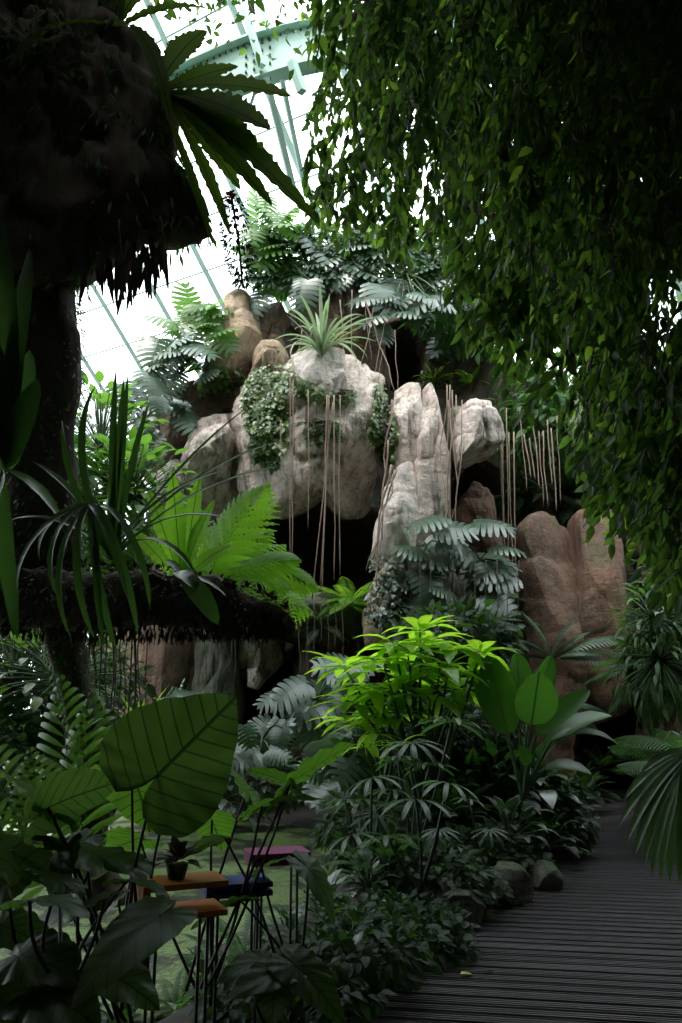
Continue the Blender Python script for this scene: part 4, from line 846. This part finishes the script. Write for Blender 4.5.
toleaves('drooping strap-leaved plant hanging over the front of the log', (95, 505), 4.4,
    [(95, 640, .045, 1.6, -.1, (-.2, -1, .2)), (118, 655, .045, 1.5, -.1, (0, -1, .2)), (72, 640, .04, 1.7, -.1, (-.4, -1, .2)), (138, 636, .045, 1.7, -.1, (.4, -1, .2)), (150, 610, .04, 1.9, -.1, (.6, -1, .3)), (104, 650, .04, 1.3, -.2, (.1, -1, .2)), (60, 600, .045, 2.0, -.1, (-.6, -1, .3)), (40, 560, .045, 2.0, 0, (-.6, -1, .4)), (20, 600, .045, 1.9, 0, (-.6, -1, .4)), (128, 600, .04, 1.6, -.2, (.3, -1, .3))], T_STRAP, 'strap', 'strap_lily')
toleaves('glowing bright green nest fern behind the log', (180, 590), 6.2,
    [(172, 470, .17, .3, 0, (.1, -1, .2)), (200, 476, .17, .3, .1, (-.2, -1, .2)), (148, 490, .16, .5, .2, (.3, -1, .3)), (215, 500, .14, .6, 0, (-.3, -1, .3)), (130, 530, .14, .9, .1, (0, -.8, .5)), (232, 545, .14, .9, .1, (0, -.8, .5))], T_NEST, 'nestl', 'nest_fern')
toleaves('small plant with two broad grey leaves on the log end', (178, 575), 4.5, [(196, 590, .13, 1.2, -.1), (218, 625, .12, .9, -.1, (.3, -1, .3)), (165, 560, .1, .5, 0), (226, 596, .06, .8, 0)], T_PAD, 'strap', 'log_orchid')
toleaves('dark big-leaved climber at the left edge beside the trunk', (5, 470), 4.6, [(38, 380, .16, .4, 0, (.2, -1, .2)), (-10, 330, .2, .4, 0, (.2, -1, .2)), (22, 300, .14, .4, .2, (.2, -1, .2)), (60, 520, .12, .8, 0), (-20, 560, .2, .6, 0), (30, 350, .15, .4, .1, (.5, -1, .2)), (18, 640, .1, .4, 0, (0, -1, .2)), (-5, 200, .25, .3, .2, (.2, -1, .2)), (34, 240, .12, .3, .2, (.2, -1, .2))], T_PAD, 'strap', 'climber')
# tassel bromeliad hanging with a red bract
a = P(232, 196, 5.0); t = thing('hanging_tassel_plant', 'dark tassel of small leaves with a red tip hanging below the nest fern', 'plant', a)
mb = MB(); ln = P(240, 288, 5.0)[2]-a[2]; pts_ = arc(a, P(243, 288, 5.0), 0, 14, .02)
for k in range(460):
    u = R3(0, 1); p = pts_[int(u*12.9)]; r_ = .03+.12*math.sin(PI*min(1, u*.9+.05)); th = R3(0, 2*PI); D = np.array([math.cos(th), math.sin(th), R3(-1.6, .2)]); placem(mb, TINY, p+np.array([math.cos(th), math.sin(th), 0])*r_*.6, D, [0, 0, 1.], R3(.03, .07), .018, .5)
obj('foliage', mb, M['dry'], t); s = MB(); s.tube(pts_, .008, 5); obj('stem', s, M['droot'], t)
mb = MB()
for k in range(14):
    th = k*2.4; placem(mb, TINY, a+np.array([-.01, 0, 0]), [math.cos(th), math.sin(th), R3(0, 1)], [0, 0, 1.], .05, .025, .5)
obj('red_flower', mb, M['redfl'], t, label='small red flower head')
# ------------------------------------------------------------------ left side middle distance
fronds('arching palm frond plant with lit drooping leaflets at the left edge', (84, 900), 4.6, [(92, 690, .2), (60, 676, .2)], T_PAL2, 'monl', .55, 'young_palm', bend=.35, up=(.1, -1, .2))
fronds('palm frond plant at far left edge with long lit leaflets', (60, 900), 4.0, [(-30, 730, .1), (30, 748, 0), (-60, 780, 0)], T_PAL2, 'monl', .7, 'young_palm', bend=.5, up=(.1, -.8, .5))
bgl = ['leafy bush at the far left under the log end', 'bush with small lit leaves left of the root curtain', 'dark bush beneath the left climber', 'bright bush behind the palm fronds', 'low bush at the far left pond rim', 'bush at the foot of the rust-red panel', 'dark bush at the back rim of the pond', 'tall bush behind the mossy trunk at far left', 'green bush on the skyline behind the strap lily', 'bright bush lit from behind, left of the nest fern']
for i, (x, y, yy, n, L, stk, mk) in enumerate([(15, 690, 9, 90, (.14, .26), .7, 'ivy'), (60, 680, 8.5, 90, (.14, .24), .7, 'ivy'), (-10, 640, 10, 110, (.18, .3), .8, 'mon'), (80, 760, 10, 90, (.16, .28), .7, 'fern'), (20, 800, 11, 90, (.16, .3), .7, 'monl'), (150, 780, 11.6, 70, (.2, .34), .8, 'cover'), (225, 800, 12.4, 70, (.14, .3), .7, 'mon'), (30, 520, 12, 140, (.2, .36), 1.3, 'dfern'), (100, 450, 13, 120, (.2, .34), 1.0, 'monl'), (130, 500, 12, 120, (.2, .34), .9, 'monl')]):
    tuft(bgl[i], (x, y), n, L, .5, T_LAN, mk, (-20, 88), (.2, 1.0), stk, name='bush', Y=yy)
tuft('lance-leaved plant with upright lime blades at the foot of the root curtain', (140, 745), 12, (.4, .7), .14, T_LAN, 'lime', (50, 88), (.1, .5), name='lime_lily', Y=8.5)
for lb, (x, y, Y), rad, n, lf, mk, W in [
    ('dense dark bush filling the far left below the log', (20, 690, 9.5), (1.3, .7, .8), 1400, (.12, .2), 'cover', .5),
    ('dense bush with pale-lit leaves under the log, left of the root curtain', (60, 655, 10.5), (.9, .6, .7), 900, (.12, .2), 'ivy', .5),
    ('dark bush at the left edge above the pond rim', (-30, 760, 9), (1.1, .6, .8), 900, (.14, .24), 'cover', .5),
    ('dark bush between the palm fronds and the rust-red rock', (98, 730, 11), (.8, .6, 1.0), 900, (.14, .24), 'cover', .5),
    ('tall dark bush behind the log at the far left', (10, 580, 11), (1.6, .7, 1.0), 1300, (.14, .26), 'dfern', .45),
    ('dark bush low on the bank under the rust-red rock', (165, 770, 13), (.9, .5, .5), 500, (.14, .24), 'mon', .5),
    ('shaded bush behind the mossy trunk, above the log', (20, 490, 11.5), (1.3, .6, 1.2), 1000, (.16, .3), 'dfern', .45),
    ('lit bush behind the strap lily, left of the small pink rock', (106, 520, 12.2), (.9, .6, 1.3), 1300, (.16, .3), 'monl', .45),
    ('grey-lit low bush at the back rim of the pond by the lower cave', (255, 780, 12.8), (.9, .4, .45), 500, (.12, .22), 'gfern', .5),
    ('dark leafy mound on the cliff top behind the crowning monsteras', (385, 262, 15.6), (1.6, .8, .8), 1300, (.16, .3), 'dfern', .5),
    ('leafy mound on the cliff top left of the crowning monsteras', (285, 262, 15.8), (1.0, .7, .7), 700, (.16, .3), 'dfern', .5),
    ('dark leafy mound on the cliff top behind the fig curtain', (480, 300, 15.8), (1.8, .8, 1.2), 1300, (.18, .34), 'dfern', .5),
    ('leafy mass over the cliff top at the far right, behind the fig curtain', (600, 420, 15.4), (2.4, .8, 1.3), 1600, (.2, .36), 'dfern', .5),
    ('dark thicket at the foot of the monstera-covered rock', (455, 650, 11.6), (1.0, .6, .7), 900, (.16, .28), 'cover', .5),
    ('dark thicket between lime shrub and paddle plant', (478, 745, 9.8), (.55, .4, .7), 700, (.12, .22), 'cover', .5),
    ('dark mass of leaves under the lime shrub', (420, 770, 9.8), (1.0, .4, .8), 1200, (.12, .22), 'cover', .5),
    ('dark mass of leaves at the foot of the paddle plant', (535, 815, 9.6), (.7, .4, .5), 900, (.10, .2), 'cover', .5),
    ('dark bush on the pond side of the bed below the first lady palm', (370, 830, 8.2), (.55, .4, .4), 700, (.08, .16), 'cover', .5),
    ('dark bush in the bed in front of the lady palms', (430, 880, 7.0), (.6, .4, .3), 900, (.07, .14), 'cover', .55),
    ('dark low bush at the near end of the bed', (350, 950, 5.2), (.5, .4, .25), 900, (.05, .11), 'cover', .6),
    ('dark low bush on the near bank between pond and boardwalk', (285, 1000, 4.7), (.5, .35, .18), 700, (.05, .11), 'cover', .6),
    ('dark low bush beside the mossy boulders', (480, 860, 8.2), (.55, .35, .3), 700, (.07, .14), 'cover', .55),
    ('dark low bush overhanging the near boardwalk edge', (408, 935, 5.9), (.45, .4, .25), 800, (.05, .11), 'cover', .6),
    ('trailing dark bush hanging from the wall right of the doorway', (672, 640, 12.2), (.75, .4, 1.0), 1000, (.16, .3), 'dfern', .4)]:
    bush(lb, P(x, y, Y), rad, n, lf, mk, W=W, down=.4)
# ------------------------------------------------------------------ right side: fan palm frond, hanging plants
def fanpalm():
    base = P(735, 900, 4.4); base[2] = 0; t = thing('fan_palm', 'fan palm leaf with long drooping ribbed fingers entering from the right edge', 'palm', base)
    c = P(690, 752, 4.4); s = MB(); s.tube(arc(base, c, .1, 8), .018, 6); obj('leaf_stalk', s, M['stem'], t)
    mb = MB()
    for (tx, ty) in ((618, 828), (626, 845), (634, 858), (643, 868), (652, 878), (661, 880), (670, 884), (680, 885), (690, 890), (702, 890), (715, 885), (730, 880), (745, 870), (624, 800), (640, 775)):
        leafto(mb, T_STRAP, c, P(tx, ty, 4.4-R3(0, .25)), (-.3, -.6, .9), .05, 1.0)
    obj('leaf', mb, M['fan2'], t)
M['fan2'] = leafmat('fan_palm_leaf', (.06, .12, .05), (.10, .18, .07), (.16, .34, .06), .4, .5, .35)
fanpalm()
hl = ['bright-leaved bush hanging above the doorway at the right', 'dark trailing bush right of the doorway', 'grey-leaved bush on the far right rock', 'trailing bush over the far right wall top']
for i, (x, y, yy, n, L, stk, mk) in enumerate([(652, 618, 11.5, 60, (.25, .4), .4, 'ivy'), (660, 660, 11.5, 110, (.2, .36), .7, 'dfern'), (668, 592, 12, 60, (.3, .5), .4, 'gfern'), (700, 640, 12, 100, (.3, .45), .9, 'dfern')]):
    tuft(hl[i], (x, y), n, L, .2, T_LAN, mk, (-60, 60), (.4, 1.4), stk, name='hanging_bush', Y=yy)
tuft('long-fronded sword fern trailing beside the doorway', (655, 665), 26, (.8, 1.3), .8, T_FERN, 'dfern', (-40, 50), (.6, 1.6), name='fern', Y=12)
tuft('narrow dark palm leaf tuft low at the right of the doorway', (700, 770), 16, (.8, 1.2), .8, T_PALM, 'dfern', (10, 70), (.6, 1.4), name='fern', Y=10)
# ------------------------------------------------------------------ weeping fig canopy
def inpoly(x, y, poly):
    c = False
    for i in range(len(poly)):
        x1, y1 = poly[i]; x2, y2 = poly[i-1]
        if (y1 > y) != (y2 > y) and x < (x2-x1)*(y-y1)/(y2-y1)+x1: c = not c
    return c
def bough(parent, poly, Y0, Y1, nb, lf=(.07, .12), nl=16, seed=0, tl=(.5, 1.0), lean=-.15, mat='fig'):
    xs = [p[0] for p in poly]; ys = [p[1] for p in poly]; fo = MB(); tw = MB(); Os = []; Ds = []; k = 0
    while k < nb:
        x = R3(min(xs), max(xs)); y = R3(min(ys), max(ys))
        if not inpoly(x, y, poly): continue
        if random.random() < .93 and (inpoly(x, y, [(625, 262), (700, 255), (700, 340), (640, 345)]) or inpoly(x, y, [(575, 345), (600, 340), (600, 385), (578, 385)])): continue
        k += 1; Yd = R3(Y0, Y1); a = P(x, y, Yd); L = R3(*tl); b = a+np.array([lean*L+R3(-.2, .2)*L, R3(-.25, .25)*L, -L*R3(.5, 1)]); p0 = a-(b-a)*.5; 
        pts = arc(p0, b-(b-a)*.5, .08*L, nl, .03)
        tw.tube(pts[::3], .004, 3, False); Os.append(pts+RN.normal(0, .012, pts.shape)); 
        D = np.tile(nrm(b-a), (nl, 1)); side = RN.normal(0, .55, (nl, 3)); side[:, 2] -= .35; Ds.append(D+side)
    O = np.concatenate(Os); D = np.concatenate(Ds); n = len(O); L = RN.uniform(lf[0], lf[1], n)
    U = np.stack([RN.normal(0, .5, n), RN.normal(-.6, .4, n), RN.uniform(.1, 1, n)], -1)
    placem(fo, T_FIC, O, D, U, L, L*.46, RN.uniform(.1, .8, n)); b = obj('bough', tw, M['droot'], parent); obj('foliage', fo, M[mat], b); return b
fb = np.array([3.6, 2.6, 0]); fig = thing('weeping_fig', 'large weeping fig whose dark leafy curtain fills the upper right', 'tree', fb)
mb = MB(); tpp = np.array([fb, [3.7, 2.6, 2], [3.5, 2.8, 4], [3.0, 3.5, 6], [2.0, 4.5, 7.4]]); mb.tube(np.stack([np.interp(np.linspace(0, 4, 20), range(5), tpp[:, i]) for i in range(3)], -1), np.linspace(.3, .12, 20), 14); obj('trunk', mb, M['bark'], fig)
mb = MB()
for e in ((0, 5.5, 7.2), (4, 7, 7), (-2.5, 3, 7.5), (1, -1, 7.2), (5, 0, 7), (-2, -3, 7.2), (6, 4, 6.5)): mb.tube(arc([3.0, 3.5, 6], e, .3, 10, .2), np.linspace(.1, .03, 10), 8)
obj('limb', mb, M['bark'], fig)
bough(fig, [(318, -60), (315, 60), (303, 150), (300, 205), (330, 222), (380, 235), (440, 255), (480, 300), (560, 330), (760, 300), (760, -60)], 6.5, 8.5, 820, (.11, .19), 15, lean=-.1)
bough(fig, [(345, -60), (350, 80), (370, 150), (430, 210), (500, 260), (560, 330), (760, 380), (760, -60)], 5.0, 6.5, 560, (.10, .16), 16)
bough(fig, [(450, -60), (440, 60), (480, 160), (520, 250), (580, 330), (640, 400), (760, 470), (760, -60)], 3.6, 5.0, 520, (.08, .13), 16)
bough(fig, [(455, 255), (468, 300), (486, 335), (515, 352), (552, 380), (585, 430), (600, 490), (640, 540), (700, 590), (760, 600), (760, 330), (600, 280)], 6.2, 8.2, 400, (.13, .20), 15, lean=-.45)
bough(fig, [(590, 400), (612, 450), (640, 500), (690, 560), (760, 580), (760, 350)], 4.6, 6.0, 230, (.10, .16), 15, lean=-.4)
# unseen crown above and behind the camera, added to shade the foreground: one mesh copied
fo = MB(); n = 5200; O = np.stack([RN.normal(0, 1.1, n), RN.normal(0, 1.1, n), RN.normal(0, .38, n)+7.6], -1); D = np.stack([RN.normal(0, .5, n), RN.normal(0, .5, n), -np.ones(n)*.5], -1); L = RN.uniform(.12, .2, n)
placem(fo, T_FIC, O, D, RN.normal(0, 1, (n, 3)), L, L*.5, .4); shade_crown = obj('foliage', fo, M['fig'], fig, loc=(0, 0, 7.6)); k = 0
def shade_crown_copy(x, y, z, sc_=1.0):
    global k
    c = shade_crown if k == 0 else shade_crown.copy()
    if k: COL.objects.link(c); c.parent = fig
    k += 1; c.location = np.array([x, y, z])-fb; c.rotation_euler = (0, 0, R3(0, 6.28)); c.scale = (sc_,)*3
for x in np.arange(-8, 9.5, 1.5):
    for y in np.arange(-6, 5.2, 1.5):
        zc = 7.4
        if x < 1.6:
            if y > (4.0 if x < -2 else 2.2): continue
            if y > 1.0: zc = 7.6+(y-1)*.75
        shade_crown_copy(x+R3(-.3, .3), y+R3(-.3, .3), zc+R3(-.3, .5))
for x in np.arange(-6.5, 2.6, 1.6):
    for y in (4.6, 6.2, 7.6): shade_crown_copy(x+R3(-.3, .3), y+R3(-.2, .2), 1.6+1.07*(y+1.2)+2.0+max(0, -x-3)*.1)  # further unseen copies, kept above the view, added to dim the near pond
for x, y, z in ((3.5, 6, 8.2), (5.5, 6.5, 8.2), (7.2, 7, 8), (4.5, 8.0, 9), (7, 9, 8.5), (6.5, 5, 6.5), (7.5, 7, 5.5), (9, 9, 5), (8.5, 5, 4.5), (9.5, 11, 6.5)): shade_crown_copy(x, y, z)
# ------------------------------------------------------------------ light
SKY = 5.0
w = bpy.data.worlds.new('sky'); sc.world = w; w.use_nodes = True; nt = w.node_tree; nt.nodes.clear()
bg = nt.nodes.new('ShaderNodeBackground'); ow = nt.nodes.new('ShaderNodeOutputWorld'); bg.inputs[0].default_value = (.88, .95, 1, 1); nt.links.new(bg.outputs[0], ow.inputs[0])
tcw = nt.nodes.new('ShaderNodeTexCoord'); sxw = nt.nodes.new('ShaderNodeSeparateXYZ'); nt.links.new(tcw.outputs['Generated'], sxw.inputs[0])
up_ = mth(nt, 'MAXIMUM', sxw.outputs[2], 0.0); st_ = mth(nt, 'MULTIPLY_ADD', up_, SKY*2/3, SKY/3); nt.links.new(mth(nt, 'MULTIPLY', st_, mth(nt, 'ADD', mth(nt, 'GREATER_THAN', sxw.outputs[2], -.01), .02)), bg.inputs[1])
sd = bpy.data.lights.new('sun', 'SUN'); so = bpy.data.objects.new('sun', sd); COL.objects.link(so); sd.energy = 4.4; sd.angle = math.radians(25); sd.color = (1, .93, .88)
so.rotation_euler = Vector((.30, .42, -1)).to_track_quat('-Z', 'Y').to_euler()
sc.view_settings.view_transform = 'Standard'; sc.view_settings.look = 'None'; sc.view_settings.gamma = 1; sc.view_settings.use_curve_mapping = False; sc.view_settings.exposure = 0.45
sc.cycles.max_bounces = 8; sc.cycles.diffuse_bounces = 4; sc.cycles.transparent_max_bounces = 12
